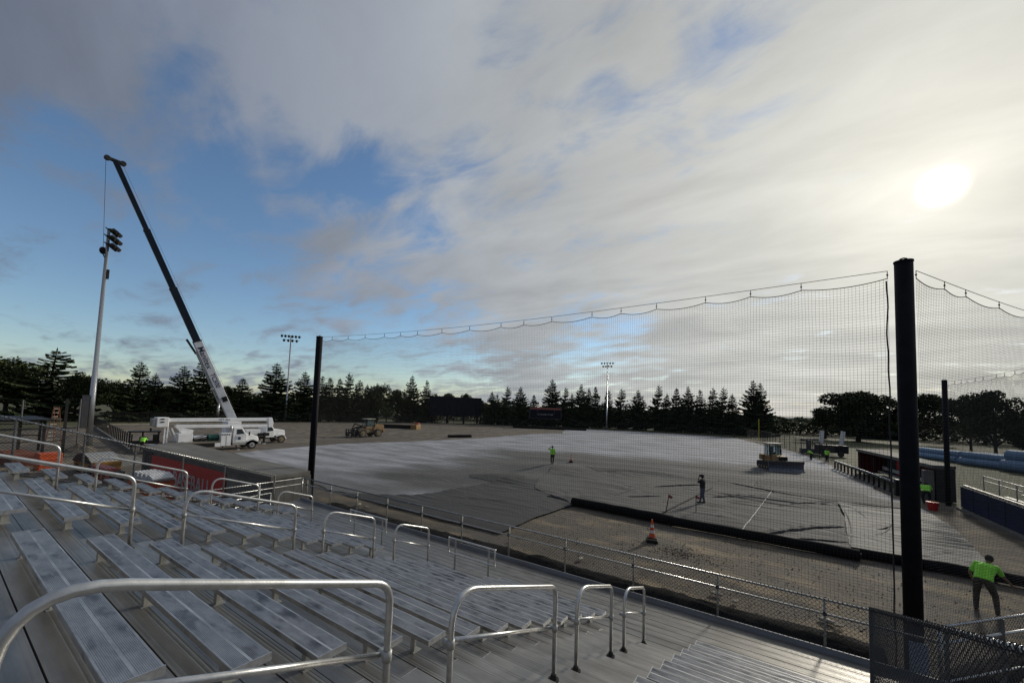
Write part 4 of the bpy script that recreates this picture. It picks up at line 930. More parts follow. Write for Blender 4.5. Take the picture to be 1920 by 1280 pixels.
B().bar((-4.4, -.25, 2.68), (4.8, -.25, 2.62), .42, .34).build('lower_boom', M['white2'], bt, bevel=.03)
B().bar((-5.0, -.25, 3.33), (4.85, -.25, 3.38), .40, .38).build('upper_boom', M['white2'], bt, bevel=.03)
B().bar((1.8, -.25, 3.13), (3.9, -.25, 3.11), .44, .03).build('leveling_rod', M['dark'], bt)
B().prism([(4.6, 2.4), (4.5, 3.58), (4.95, 3.6), (5.15, 2.9), (5.05, 2.42)], -.5, 0).build('elbow', M['white'], bt, bevel=.03)
B().bar((-3.2, -.25, 2.1), (-1.6, -.25, 2.55), .12, .12).build('lift_cylinder', M['plate'], bt)
B().b2((-6.05, -.75, 2.62), (-5.05, .25, 3.62)).build('bucket', M['white'], bt, bevel=.07)
B().b2((-6.35, -.65, 2.75), (-6.06, .15, 3.5)).build('bucket_shield', M['plate'], bt, bevel=.04)
for z in (3.1, 3.4): B().b2((-5.75, -.78, z), (-5.45, -.752, z+.12)).build('bucket_step', M['dark'], bt)
for a, b in (((-5.3, -.5, 2.6), (-5.3, -.5, .6)), ((-5.05, -.5, 2.6), (-5.1, -.5, .6)), ((-4.75, -.5, 2.5), (-4.1, -.5, .9)), ((-4.9, .1, 2.6), (-4.3, .1, .9))): B().bar(a, b, .1, .12).build('boom_rest_leg', M['white2'], bt)
for z in (1.0, 1.4, 1.8, 2.2): B().b2((-5.29, -.53, z), (-5.08, -.47, z+.05)).build('rest_rung', M['white2'], bt)
B().b2((-6.6, -1.0, .45), (-5.0, 1.0, .7)).build('tail_platform', M['pinkred'], bt)
B().bar((1.85-.9, -.9, .6), (1.85-.75, -1.4, .05), .1, .1).build('outrigger', M['dark'], bt); B().b2((.95, -1.55, 0), (1.25, -1.25, .06)).build('outrigger_pad', M['white2'], bt)
B().bar((-.3, -.9, .6), (-.35, -1.3, .05), .1, .1).build('outrigger', M['dark'], bt)
for x in (2.63, -2.7):
    wheel(bt, x, -.98, .48, .26, 'rim', side=-1); wheel(bt, x, .98, .48, .26, 'rim', side=1)
text('LIFT-ALL', .30, M['ink'], bt, (-.65, -.457, 3.27), (pi/2, 0, 0), ext=.002)
# crane truck behind
ck = thing('crane_truck', (-57.3, 23.4, 0), radians(90), 'white crane truck parked behind the bucket truck with its long boom raised', 'crane')
B().b2((-5.6, -.45, .65), (4.0, .45, .95)).build('chassis', M['dark'], ck)
B().prism([(2.2, .8), (2.2, 2.4), (3.0, 2.4), (3.3, 1.9), (3.35, .8)], -1.05, 1.05).build('cab', M['white'], ck, bevel=.06)
B().prism([(2.45, 1.6), (2.45, 2.2), (2.95, 2.2), (3.2, 1.7)], -1.07, -1.055).build('side_window', M['glass'], ck)
B().prism([(3.36, 1.0), (3.36, 1.95), (4.75, 1.72), (4.85, 1.5), (4.8, .85)], -.75, .75).build('hood', M['white'], ck, bevel=.1)
for s_ in (-1, 1):
    pr = [(3.4, .8)]+[(4.25+.62*cos(a), .58+.62*sin(a)) for a in [pi*(1-i/10) for i in range(11)]]+[(4.95, .6)]+[(4.25+.52*cos(a), .55+.52*sin(a)) for a in [pi*(i/10) for i in range(11)]]
    B().prism(pr, s_*.72, s_*1.1).build('fender', M['white'], ck); B().tube([(4.72, s_*.6, 1.15), (4.9, s_*.6, 1.15)], .11, 12).build('headlight', M['reflect'], ck)
B().b2((4.82, -1.05, .5), (4.98, 1.05, .78)).build('bumper', M['plate'], ck, bevel=.03)
B().b2((-5.5, -1.2, 1.0), (2.1, 1.2, 1.2)).build('deck', M['white2'], ck)
B().b2((.3, -1.2, .55), (1.6, -.8, 1.0)).build('fuel_box', M['dark'], ck, bevel=.03)
B().b2((-.2, -1.25, 1.25), (1.5, -.2, 1.9)).build('engine_box', M['white2'], ck, bevel=.03)
B().b2((1.9, -1.3, .1), (2.1, -1.1, 1.5)).build('outrigger', M['black'], ck); B().b2((1.2, -1.28, 1.05), (2.6, -1.12, 1.45)).build('outrigger_beam', M['black'], ck); B().b2((1.8, -1.4, 0), (2.2, -1.0, .08)).build('outrigger_pad', M['white2'], ck)
B().b2((-2.1, -.8, 1.21), (-.6, .8, 2.9)).build('turret', M['white'], ck, bevel=.05)
for x in (4.25, -2.6, -4.0):
    wheel(ck, x, -.98, .52, .3, 'tan' if x > 0 else 'rim', side=-1); wheel(ck, x, .98, .52, .3, 'rim', side=1)
# boom in world coordinates, then made local
b0 = Vector((-57.3, 22.15, 3.0)); b1_ = Vector((-59.6, 9.95, 31.0))
bd = (b1_-b0).normalized(); BL = (b1_-b0).length
inv = Matrix.Rotation(-radians(90), 4, 'Z') @ Matrix.Translation(-Vector(ck.location))
def loc_(p): return inv @ Vector(p)
segs = [(0, .335, .86, .80, 'white2'), (.333, .545, .70, .64, 'navy'), (.54, .76, .58, .52, 'navy'), (.755, 1.0, .46, .42, 'navy')]
for a, b, h, w, mm in segs:
    B().bar(loc_(b0+bd*BL*a), loc_(b0+bd*BL*b), w, h).build('boom_section', M[mm], ck, bevel=.03)
    if a > 0:
        B().bar(loc_(b0+bd*BL*(a+.002)), loc_(b0+bd*BL*(a+.008)), w+.14, h+.14).build('boom_collar', M['dark'], ck)
nx = Vector((1, 0, 0)); side = bd.cross(nx).normalized(); fwdn = nx-bd*nx.dot(bd); fwdn.normalize(); upn = bd.cross(fwdn)   # upn: in boom plane
tipc = b0+bd*BL
B().bar(loc_(tipc-Vector((0, .65, 0))), loc_(tipc+Vector((0, .65, .0))), .25, .35).build('boom_head', M['dark'], ck, bevel=.05)
for s_ in (-1, 1): B().tube([loc_(tipc+Vector((-.15, .62*s_, 0))), loc_(tipc+Vector((.15, .62*s_, 0)))], .26, 14).build('sheave', M['dark'], ck)
B().tube([loc_(b0+bd*BL*.05+Vector((0, .62, .2))), loc_(tipc+Vector((0, .45, .2)))], .012, 5).build('winch_cable', M['dark'], ck)
hx = Vector((tipc.x, tipc.y-.72, 0)); 
B().tube([loc_((hx.x, hx.y, 31.0)), loc_((hx.x-.9, hx.y+.6, 21.6))], .018, 6).build('hoist_cable', M['dark'], ck)
mb = B(); mb.sphere(loc_((hx.x-.9, hx.y+.6, 21.2)), .30, 10, 7, (1, 1, 1.35)); mb.tube([loc_((hx.x-.9, hx.y+.6, 20.9)), loc_((hx.x-.9, hx.y+.85, 20.3))], .05, 6); mb.build('hook_block', M['black'], ck)
B().bar(loc_(b0+bd*BL*.085+Vector((.45, .0, 0))), loc_(b0+bd*BL*.105+Vector((.45, .0, 0))), .25, .5).build('boom_lamp', M['black'], ck)
B().bar(loc_(b0+bd*BL*.08+Vector((0, -.62, -.2))), loc_(b0+bd*BL*.30+Vector((0, -.55, -.2))), .3, .12).build('jib_rail', M['plate'], ck)
B().bar(loc_(b0+bd*BL*.29+Vector((0, -.6, -.2))), loc_(b0+bd*BL*.345+Vector((0, -.95, -.1))), .2, .2).build('jib_foot', M['dark'], ck)
B().bar(loc_((-57.3, 23.2, 1.5)), loc_(b0+bd*BL*.12), .22, .22).build('lift_cylinder', M['plate'], ck)
def boomtext(body, size, fr_):
    Zn = Vector((0, 0, 1)).cross(bd).normalized(); Zn = Zn if Zn.x > 0 else -Zn; o = b0+bd*BL*fr_+Zn*.434; X = -bd; Yv = Zn.cross(X)
    m4 = Matrix(((X.x, Yv.x, Zn.x, o.x), (X.y, Yv.y, Zn.y, o.y), (X.z, Yv.z, Zn.z, o.z), (0, 0, 0, 1)))
    text(body, size, M['ink'], ck, None, None, mtx=inv @ m4 @ Matrix.Translation((0, -size*.35, 0)), bold=.008)
boomtext('Manitex', .85, .315); boomtext('TC500', .66, .205)
# wheel loader
wl_ = thing('wheel_loader', (-59.3, 43.3, 0), radians(-90), 'dusty yellow wheel loader with a fork carriage parked mid field', 'loader')
k_ = lambda m_, n_: m_
B().prism([(-3.0, 1.15), (-3.05, 1.95), (-2.6, 2.1), (-1.2, 2.2), (-.9, 1.3), (-.9, .9), (-2.6, .9)], -.75, .75).build('engine_hood', M['yellow'], wl_, bevel=.06)
B().b2((-3.2, -.9, .75), (-2.7, .9, 1.25)).build('counterweight', M['yellow'], wl_, bevel=.05)
B().prism([(-1.3, .8), (-1.3, 1.5), (.3, 1.55), (.9, 1.3), (1.2, .9), (.9, .7)], -.55, .55).build('frame', M['tan'], wl_, bevel=.03)
B().prism([(-1.15, 1.4), (-1.15, 1.75), (.55, 1.75), (.55, 1.4)], -.62, .62).build('cab', M['yellow'], wl_, bevel=.04)
for px0, px1, yy in [(-1.15+.05, -1.15+.1, -.62+.05), (-1.15+.05, -1.15+.1, .62-.05), (.55-.05, .35-.05, -.62+.05), (.55-.05, .35-.05, .62-.05), ((-1.15+.55)/2, (-1.15+.35)/2, -.62+.05), ((-1.15+.55)/2, (-1.15+.35)/2, .62-.05)]:
    B().bar((px0, yy, 1.75), (px1, yy, 3.0), .07, .08).build('cab_post', M['black'], wl_)
B().b2(((-1.15+.55)/2-.3, -.25, 1.75+.002), ((-1.15+.55)/2+.15, .25, 1.75+.35)).build('operator_seat', M['black'], wl_, bevel=.04); B().b2(((-1.15+.55)/2-.38, -.24, 1.75+.3), ((-1.15+.55)/2-.25, .24, 1.75+.95)).build('seat_back', M['black'], wl_, bevel=.04)
for s_ in (-1, 1): B().prism([(-1.0, 1.76), (-.95, 2.9), (.25, 2.9), (.42, 1.76)], s_*.60, s_*.61).build('side_window', M['clear'], wl_)
B().b2((-1.2, -.75, 3.01), (.5, .75, 3.14)).build('cab_roof', M['cream'], wl_, bevel=.04)
B().tube([(-1.8, .2, 2.1), (-1.8, .2, 2.9)], .07, 8).build('exhaust_stack', M['dark'], wl_)
for s_ in (-1, 1):
    mb = B(); mb.bar((.7, s_*.45, 1.75), (1.9, s_*.45, 1.55), .14, .3); mb.bar((1.9, s_*.45, 1.6), (3.1, s_*.45, .6), .14, .26); mb.build('lift_arm', M['black'], wl_)
    mb = B(); mb.tube([(.8, s_*.3, 1.2), (2.1, s_*.3, 1.35)], .07, 8); mb.build('lift_cylinder', M['rim'], wl_)
    pr = [(1.55+.85*cos(a), .72+.82*sin(a)) for a in [pi*(.15+i/10*.75) for i in range(11)]]+[(1.55+.75*cos(a), .70+.73*sin(a)) for a in [pi*(.9-i/10*.75) for i in range(11)]]
    B().prism(pr, s_*.85, s_*1.25).build('fender', M['tan'], wl_)
mb = B(); mb.bar((1.0, 0, 1.9), (2.4, 0, 2.25), .14, .16); mb.bar((2.4, 0, 2.3), (2.95, 0, 1.2), .12, .14); mb.build('tilt_link', M['black'], wl_)
mb = B(); [mb.b2((3.1, y-.06, .2), (3.25, y+.06, 1.35)) for y in (-1.1, -.4, .4, 1.1)]; [mb.b2((3.1, -1.2, z), (3.2, 1.2, z+.12)) for z in (.3, 1.25)]; mb.build('fork_carriage', M['dark'], wl_)
for y in (-.6, .6): B().prism([(3.25, .05), (3.25, .9), (3.35, .9), (3.37, .13), (4.5, .08), (4.5, .05)], y-.08, y+.08).build('fork', M['dark'], wl_)
for x in (1.55, -1.55):
    for s_ in (-1, 1): wheel(wl_, x, s_*1.0, .70, .5, 'tan', side=s_)
# bulldozer
bz = thing('bulldozer', (-.6, 52.3, .07), radians(-60), 'bulldozer with a cream cab roof and wide blade facing the camera on the gravel', 'bulldozer')
for s_ in (-1, 1):
    pr = [(-1.5, .45), (-1.35, .12), (-1.0, 0), (1.2, 0), (1.5, .15), (1.6, .5), (1.4, .8), (-1.0, .85), (-1.4, .75)]
    tr = B().prism(pr, s_*.75, s_*1.2).build('track', M['dark'], bz)
    for i in range(11): B().b2((-1.1+i*.23, s_*.73, -.0), (-1.02+i*.23, s_*1.22, -.035)).build('track_shoe', M['bladetop'], tr)
    for i in range(5): B().tube([(-.95+i*.52, s_*1.19, .25), (-.95+i*.52, s_*1.24, .25)], .15, 12).build('track_roller', M['tan'], tr)
B().b2((-1.2, -.72, .4), (1.3, .72, 1.0)).build('hull', M['yellow'], bz, bevel=.04)
B().prism([(.15, 1.0), (.15, 1.62), (1.35, 1.5), (1.4, 1.0)], -.5, .5).build('engine_hood', M['yellow'], bz, bevel=.05)
B().b2((1.401, -.44, .95), (1.46, .44, 1.48)).build('radiator_grille', M['black'], bz)
B().b2((-1.5, -.95, .9), (-.95, .95, 1.5)).build('fuel_tank', M['yellow'], bz, bevel=.08)
B().prism([(-1.0, 1.0), (-1.0, 1.45), (.08, 1.45), (.08, 1.0)], -.62, .62).build('cab', M['yellow'], bz, bevel=.04)
for px0, px1, yy in [(-1.0+.05, -1.0+.1, -.62+.05), (-1.0+.05, -1.0+.1, .62-.05), (.08-.05, -.02-.05, -.62+.05), (.08-.05, -.02-.05, .62-.05), ((-1.0+.08)/2, (-1.0+-.02)/2, -.62+.05), ((-1.0+.08)/2, (-1.0+-.02)/2, .62-.05)]:
    B().bar((px0, yy, 1.45), (px1, yy, 2.69), .07, .08).build('cab_post', M['black'], bz)
B().b2(((-1.0+.08)/2-.3, -.25, 1.45+.002), ((-1.0+.08)/2+.15, .25, 1.45+.35)).build('operator_seat', M['black'], bz, bevel=.04); B().b2(((-1.0+.08)/2-.38, -.24, 1.45+.3), ((-1.0+.08)/2-.25, .24, 1.45+.95)).build('seat_back', M['black'], bz, bevel=.04)
B().b2((.0, -.56, 1.46), (.012, .56, 2.62)).build('windscreen', M['clear'], bz)
for s_ in (-1, 1): B().b2((-.88, s_*.60, 1.46), (-.1, s_*.61, 2.6)).build('side_window', M['clear'], bz)
B().b2((-1.15, -.78, 2.69), (.2, .78, 2.80)).build('cab_roof', M['cream'], bz, bevel=.03)
B().tube([(.7, .2, 1.55), (.7, .2, 2.25)], .06, 8).build('exhaust_stack', M['dark'], bz)
pr = [(2.10, .0), (2.02, .1), (1.92, .35), (1.92, .62), (2.0, .92), (2.08, 1.0), (2.03, 1.03), (1.9, .93), (1.84, .62), (1.84, .35), (1.95, .05)]
B().prism([p for p in pr], -1.75, 1.75).build('blade', M['bladeblue'], bz, smooth=False)
B().b2((1.96, -1.72, .86), (2.09, 1.72, 1.12)).build('blade_top_plate', M['bladetop'], bz); B().b2((2.09, -1.76, -.03), (2.13, 1.76, .16)).build('cutting_edge', M['rim'], bz)
for s_ in (-1, 1): B().bar((.2, s_*.62, .5), (1.9, s_*.62, .45), .16, .2).build('push_arm', M['dark'], bz)
# ------------------------------------------------------------------ cones, stakes, small field items
def cone(x, y, s_, lab, z=None):
    t = thing('traffic_cone', (x, y, (gz(x, y)+.02 if z is None else z)), .3, lab, 'traffic cone', 'orange traffic cones on the field'); t.scale = (s_, s_, s_)
    B().b2((-.24, -.24, 0), (.24, .24, .10)).build('weight_base', M['black'], t, bevel=.02); B().b2((-.21, -.21, .102), (.21, .21, .16)).build('rubber_ring', M['tan'], t, bevel=.02); B().b2((-.2, -.2, .162), (.2, .2, .2)).build('cone_flange', M['black'], t, bevel=.01)
    zz = [.2, .38, .5, .62, .74, .95]; R_ = lambda z: .135-(z-.2)/.75*.105
    for i, mm in enumerate(['orange2', 'reflect', 'orange2', 'reflect', 'orange2']):
        B().tube([(0, 0, zz[i]), (0, 0, zz[i+1])], [R_(zz[i]), R_(zz[i+1])], 18).build('cone_body' if mm == 'orange2' else 'reflective_band', M[mm], t, smooth=False)
cone(-4.75, 18.35, 1.0, 'striped orange cone on a black base standing on the bare dirt', .05)
cone(-18.8, 39.6, .9, 'distant small orange cone right of the worker on the mound')
for i, (x, y, lx, ly, lab) in enumerate([(-5.4, 23.65, .1, .35, 'leaning survey stake with a pink ribbon left of the dark clothed man'), (-4.06, 24.98, 0, 0, 'upright survey stake with a pink ribbon beside the dark clothed man')]):
    t = thing('survey_stake', (x, y, gz(x, y)), 0, lab, 'survey stake', 'survey stakes with pink ribbons')
    B().bar((0, 0, 0), (lx, ly, 1.05), .035, .035).build('stake', M['dark'], t); B().box((lx+.08, ly, .92), (.2, .01, .16), Matrix.Rotation(.4, 3, 'Y')).build('ribbon', M['pinkred'], t)
    B().bar((0, 0, .02), (.35, -.3, .03), .03, .03).build('foot', M['dark'], t)
a = Vector((-5.6, 22.2, 0)); b = Vector((-4.4, 34.2, 0)); pts = [a+(b-a)*i/12 for i in range(13)]; pts = [Vector((p.x, p.y, gz(p.x, p.y)+.14)) for p in pts]
B().tube(pts, .035, 6).build('screed_pipe', M['dark'], label='long thin dark pipe lying on the grey fabric from the striped cone towards the man', cat='pipe')
t = thing('red_bucket', (8.05, 37.0, .03), 0, 'red bucket on the dirt before the far net pole', 'bucket')
B().tube([(0, 0, 0), (0, 0, .5)], [.22, .30], 16).build('bucket_body', M['redban'], t); B().tube([(0, 0, .5), (0, 0, .53)], .32, 16).build('bucket_rim', M['orange2'], t)
t = thing('orange_generator', (-72.5, 66.5, 0), radians(-60), 'orange skid generator far out on the dirt', 'generator')
B().b2((-1.8, -.7, .25), (1.6, .7, 1.15)).build('housing', M['yellow'], t, bevel=.05); B().b2((-1.9, -.75, 0), (1.7, .75, .24)).build('skid', M['amber'], t); B().b2((-1.5, -.5, 1.16), (-.6, .5, 1.5)).build('intake', M['orange'], t, bevel=.04)
def roll2(a, b, r, n, lab):
    t = thing('pipe_bundle', (*a, 0), 0, lab, 'pipe bundle')
    d = Vector((b[0]-a[0], b[1]-a[1], 0)); q = Vector((-d.y, d.x, 0)).normalized()
    for i in range(n):
        o = q*(i-(n-1)/2)*r*2.05+Vector((0, 0, r+.03)); B().tube([o, o+d], r, 10).build('pipe', M['roll'], t, smooth=False)
roll2((-82.0, 62.0), (-73.5, 68.2), .42, 3, 'bundle of dark pipes lying behind the wheel loader')
roll2((-50.6, 54.5), (-48.8, 58.6), .24, 2, 'short black pipes lying on the dirt right of the generator')
roll2((-66.5, 99.5), (-46.5, 107.5), .28, 2, 'long black pipes lying along the warning track below the small scoreboard')
# ------------------------------------------------------------------ outfield fence
of = thing('outfield_fence', (FENCE[0][0], FENCE[0][1], 0), 0, 'black chain link outfield fence curving round the whole field', 'fence')
o = Vector(of.location); n_post = 0; wm = B(); rl = B()
pm = B().b2((-.045, -.045, 0), (.045, .045, 2.5)).mesh('fence_post', M['black'])
H_ = 2.4
for i, (a, b) in enumerate(zip(FENCE, FENCE[1:])):
    a = Vector((*a, 0))-o; b = Vector((*b, 0))-o; L = (b-a).length; n = max(1, round(L/3))
    for k in range(n): link('fence_post', pm, of, loc=a+(b-a)*k/n)
    for z in (H_, .1): rl.bar(a+Vector((0, 0, z)), b+Vector((0, 0, z)), .05, .05)
    rl.bar(a+Vector((0, -.05, .0)), b+Vector((0, -.05, .35)), .02, .35) if 0 else None
    w = weave(a, b-a, L, H_, H_, .1, .1, .22, .006); wm.add(w.v, w.f)
wm.build('wire_mesh', M['wireblk'], of, kind='stuff'); rl.build('rail', M['black'], of)
# pale edging board along the fence foot
eb = thing('edge_board', (FENCE[0][0], FENCE[0][1], 0), 0, 'pale concrete edging along the foot of the left outfield fence', 'kerb')
for a, b in list(zip(FENCE, FENCE[1:]))[:5]:
    a = Vector((*a, 0))-o; b = Vector((*b, 0))-o; off = Vector((.8, -.2, 0)); B().bar(a+off+Vector((0, 0, .1)), b+off+Vector((0, 0, .1)), .15, .26).build('kerb_stone', M['stone'], eb)
# ------------------------------------------------------------------ scoreboards and shed beyond the outfield
t = thing('video_board', (-91.5, 101.6, 0), math.atan2(17.3, 4.8)+radians(-12), 'large dark blank video scoreboard between the trees beyond left centre', 'scoreboard')
B().b2((-9.3, -.3, 2.6), (9.3, .5, 9.0)).build('screen_housing', M['screen'], t, bevel=.05)
for i in range(6): B().b2((-9.2+i*3.09, -.36, 2.7), (-9.2+i*3.09+3.0, -.305, 8.9)).build('screen_panel', M['screen'], t)
for x in (-8, -3, 3, 8): B().b2((x-.25, -.1, 0), (x+.25, .4, 2.6)).build('support_post', M['black'], t)
t = thing('line_scoreboard', (-62.3, 111.5, 0), math.atan2(7.5, 6)+radians(-14), 'small scoreboard with a faded red top strip below the tall spruces', 'scoreboard')
B().b2((-4.9, -.2, 2.9), (4.9, .3, 6.3)).build('board_panel', M['screen'], t)
B().b2((-4.9, -.24, 5.75), (4.9, -.205, 6.3)).build('header_strip', M['pinkred'], t)
for a, b in (((-4.95, -.26, 2.8), (4.95, .32, 2.9)), ((-5.05, -.26, 2.8), (-4.95, .32, 6.4)), ((4.95, -.26, 2.8), (5.05, .32, 6.4)), ((-4.95, -.26, 6.3), (4.95, .32, 6.4))): B().b2(a, b).build('frame_bar', M['frameg'], t)
mb = B(); mb.b2((-2.7, -.26, 4.45), (2.8, -.21, 4.53)); mb.b2((-2.7, -.26, 4.53), (-2.62, -.21, 5.7)); mb.b2((2.72, -.26, 4.53), (2.8, -.21, 5.7)); mb.build('inner_frame', M['frameg'], t)
text('1 2 3 4 5 6 7 8 9 10  R H E', .5, M['reflect'], t, (-2.65, -.27, 4.0), (pi/2, 0, 0), sx=.92)
for x in (-4.2, -.2, 4.2): B().b2((x-.15, 0, 0), (x+.15, .3, 2.8)).build('support_post', M['black'], t)
B().b2((3.6, -.1, 6.45), (4.9, .2, 6.95)).build('horn_box', M['dark'], t)
t = thing('foul_pole', (-4.6, 114.3, 0), 0, 'short yellow foul pole at the end of the outfield fence', 'pole')
B().tube([(0, 0, 0), (0, 0, 5.2)], .09, 8).build('pole_shaft', M['foulyellow'], t)
t = thing('equipment_shed', (26, 170, 0), radians(-8), 'dark flat roofed shed under the round trees on the right', 'shed')
B().b2((-5.6, -3, 0), (5.6, 3, 3.6)).build('wall', M['screen'], t); B().b2((-6, -3.4, 3.61), (6, 3.4, 3.9)).build('roof', M['frameg'], t); B().b2((-4.6, -3.06, .2), (-3.2, -3.005, 2.6)).build('door', M['frameg'], t)
B().b2((-1.5, -3.06, 1.2), (3.5, -3.005, 3.0)).build('window', M['glass'], t)
# ------------------------------------------------------------------ first base side
t = thing('equipment_trailer', (6.3, 79.0, 0), radians(14), 'dark trailer with two raised white ramps behind the right field fence', 'trailer')
B().b2((-1.9, -.9, .55), (1.9, .9, 1.7)).build('trailer_body', M['black'], t, bevel=.04)
for x in (-1.3, .9): B().tube([(x, -1.0, .4), (x, -.8, .4)], .4, 14).build('wheel', M['rubber'], t)
for x, lx in ((-1.2, .25), (1.35, .4)):
    rp = B().bar((x, .3, 1.75), (x+lx, .5, 3.85), .12, .55).build('ramp', M['reflect'], t)
    for i in range(7): f = (i+.5)/7; B().box((x+lx*f, .3+.2*f-.0, 1.75+2.1*f), (.5, .14, .04)).build('ramp_bar', M['plate'], rp)
t = thing('utility_tower', (3.6, 80.5, 0), .3, 'grey wrapped pump standing behind the right field fence posts', 'pump')
B().tube([(0, 0, 0), (0, 0, 2.2)], .35, 12).build('column', M['frameg'], t); B().tube([(-1, 0, 2.2), (1, 0, 2.3)], .22, 10).build('head', M['frameg'], t); B().b2((-1.2, -.4, .1), (1.5, .4, .9)).build('skid', M['frameg'], t, bevel=.05)
# dugout at right
t = thing('right_dugout', (7.9, 49, 0), 0, 'dark open dugout with red inner panels beyond the thick black pole', 'dugout')
def d3(p): return (p[0]-7.9, p[1]-49, p[2])
fr_, bk_ = [(6.6, 56.5), (9.0, 41.2)], [(9.0, 57.1), (10.3, 41.7)]
vs = [d3((*p, z)) for z in (2.35, 2.6) for p in (fr_[0], fr_[1], bk_[1], bk_[0])]
B().add(vs, [(0, 1, 2, 3), (7, 6, 5, 4), (0, 4, 5, 1), (1, 5, 6, 2), (2, 6, 7, 3), (3, 7, 4, 0)]).build('roof', M['roof'], t)
for j in range(8):
    a = Vector((*bk_[0], 0)).lerp(Vector((*bk_[1], 0)), j/8+.003); b = Vector((*bk_[0], 0)).lerp(Vector((*bk_[1], 0)), (j+1)/8-.003)
    B().bar(d3((a.x-.1, a.y, 1.25)), d3((b.x-.1, b.y, 1.25)), .1, 2.15).build('back_panel', M[['blackban', 'blackban', 'redban', 'darkred', 'blackban', 'darkred', 'darkred', 'darkred'][j]], t)
B().bar(d3((6.75, 56.4, 1.25)), d3((8.95, 57.0, 1.25)), .15, 2.2).build('end_wall', M['darkred'], t)
B().bar(d3((9.15, 41.3, 1.2)), d3((10.2, 41.6, 1.2)), .2, 2.3).build('end_wall', M['dark'], t)
B().bar(d3((8.2, 54.5, .6)), d3((9.6, 43.0, .6)), .4, .1).build('bench_seat', M['plate'], t); B().bar(d3((8.4, 54.5, 1.0)), d3((9.8, 43.0, 1.0)), .06, .3).build('bench_back', M['plate'], t)
for j in range(5):
    p = Vector((*fr_[0], 0)).lerp(Vector((*fr_[1], 0)), (j+.15)/4.4); B().tube([d3((p.x+.2, p.y, 0)), d3((p.x+.2, p.y, 2.35))], .05, 8).build('roof_post', M['dark'], t)
t = thing('dugout_railing', (5.0, 58.8, 0), 0, 'black padded railing with a shiny top along the right dugout', 'railing')
a = Vector((0, 0, 0)); b = Vector((2.3, -16.4, 0))
B().tube([a+Vector((0, 0, 1.0)), b+Vector((0, 0, 1.0))], .055, 10).build('top_rail', M['cap'], t, smooth=True); B().bar(a+Vector((0, 0, .86)), b+Vector((0, 0, .86)), .08, .14).build('under_rail', M['black'], t)
for i in range(15):
    p = a+(b-a)*i/14; B().b2((p.x-.07, p.y-.07, 0), (p.x+.07, p.y+.07, .8)).build('rail_post', M['black'], t)
B().bar(a+Vector((0, 0, .07)), b+Vector((.3, -.9, .07)), .25, .14).build('kerb', M['concrete'], t)
B().b2((2.15, -16.9, 0), (2.45, -16.3, 1.25)).build('end_pad', M['black'], t, bevel=.05)
# padded blue wall
t = thing('padded_wall', (9.7, 39.5, 0), 0, 'navy blue padded wall running from the far net pole to the right edge', 'wall')
a = Vector((.15, -.6, 0)); b = Vector((.75, -15.8, 0)); n = 8
for i in range(n):
    p = a.lerp(b, i/n+.002); q = a.lerp(b, (i+1)/n-.002); B().bar(p+Vector((0, 0, .85)), q+Vector((0, 0, .85)), .18, 1.35).build('wall_pad', M['blue'], t, bevel=.03)
B().bar(a+Vector((.1, 0, 1.6)), b+Vector((.1, 0, 1.6)), .16, .06).build('cap_strip', M['post'], t); B().bar(a+Vector((-.15, 0, .08)), b+Vector((-.15, 0, .08)), .35, .14).build('kerb', M['concrete'], t)
t = thing('concrete_column', (9.5, 41.3, 0), 0, 'grey concrete wall end between the dugout and the far net pole', 'wall')
B().b2((-1.0, -.2, 0), (-.45, .2, 2.2)).build('column', M['concrete'], t)
# first base bleachers behind the wall
t = thing('right_bleachers', (11.5, 39, 0), 0, 'low aluminium bleacher rows with pipe rails behind the blue wall', 'bleachers')
for i in range(4):
    B().bar((.3+i*.7, 0, 1.1+i*.22), (.95+i*.7, -16, 1.1+i*.22), .25, .05).build('seat_plank', M['post'], t); B().bar((.0+i*.7, 0, .8+i*.22), (.65+i*.7, -16, .8+i*.22), .6, .05).build('tread_plank', M['roof'], t)
for z in (2.25, 1.95): B().tube([(-.5, .5, z), (.1, -15.5, z)], .03, 8).build('rail', M['cap'], t, smooth=True)
for i in range(9): B().tube([(-.5+.6*i/8, .5-16*i/8, .1), (-.5+.6*i/8, .5-16*i/8, 2.25)], .03, 8).build('rail_post', M['pipe'], t)
for z in (3.0, 2.7): B().tube([(3.4, 0, z), (4.0, -16, z)], .025, 8).build('rail', M['pipe'], t)
for i in range(9): B().tube([(3.4+.6*i/8, -16*i/8, 0), (3.4+.6*i/8, -16*i/8, 3.0)], .03, 8).build('rail_post', M['pipe'], t)
for j in range(5):
    for i in range(4): B().bar((.3+i*.7+.15*j, -.3-j*3.8, 0), (.3+i*.7+.15*j, -.3-j*3.8, 1.07+i*.22), .06, .06).build('support_leg', M['post'], t)
# wrapped turf rolls
def turf(x, y, rz, n, L, h, lab):
    t = thing('turf_stack', (x, y, 0), rz, lab, 'wrapped rolls', 'light blue wrapped turf rolls')
    r = h/2.7
    for j in range(2):
        for i in range(n-j):
            yy = (i-(n-j-1)/2)*r*2.02; B().tube([(-L/2+.2*((i*7) % 3), yy, r+j*r*1.72), (L/2-.15*((i*5) % 4), yy, r+j*r*1.72)], r, 12).build('turf_roll', M['tarp'], t)
turf(20.2, 88.5, radians(-65), 3, 8, 1.2, 'light blue wrapped rolls seen just right of the thick black pole')
turf(24.0, 79.5, radians(-62), 4, 8, 1.3, 'light blue wrapped rolls right of the distant net pole')
turf(26.5, 74.0, radians(-60), 4, 7, 1.9, 'tallest light blue stack of wrapped rolls in the middle of the row')
turf(28.6, 66.5, radians(-58), 4, 6, 1.4, 'light blue wrapped rolls nearest the right edge behind the tree trunk')
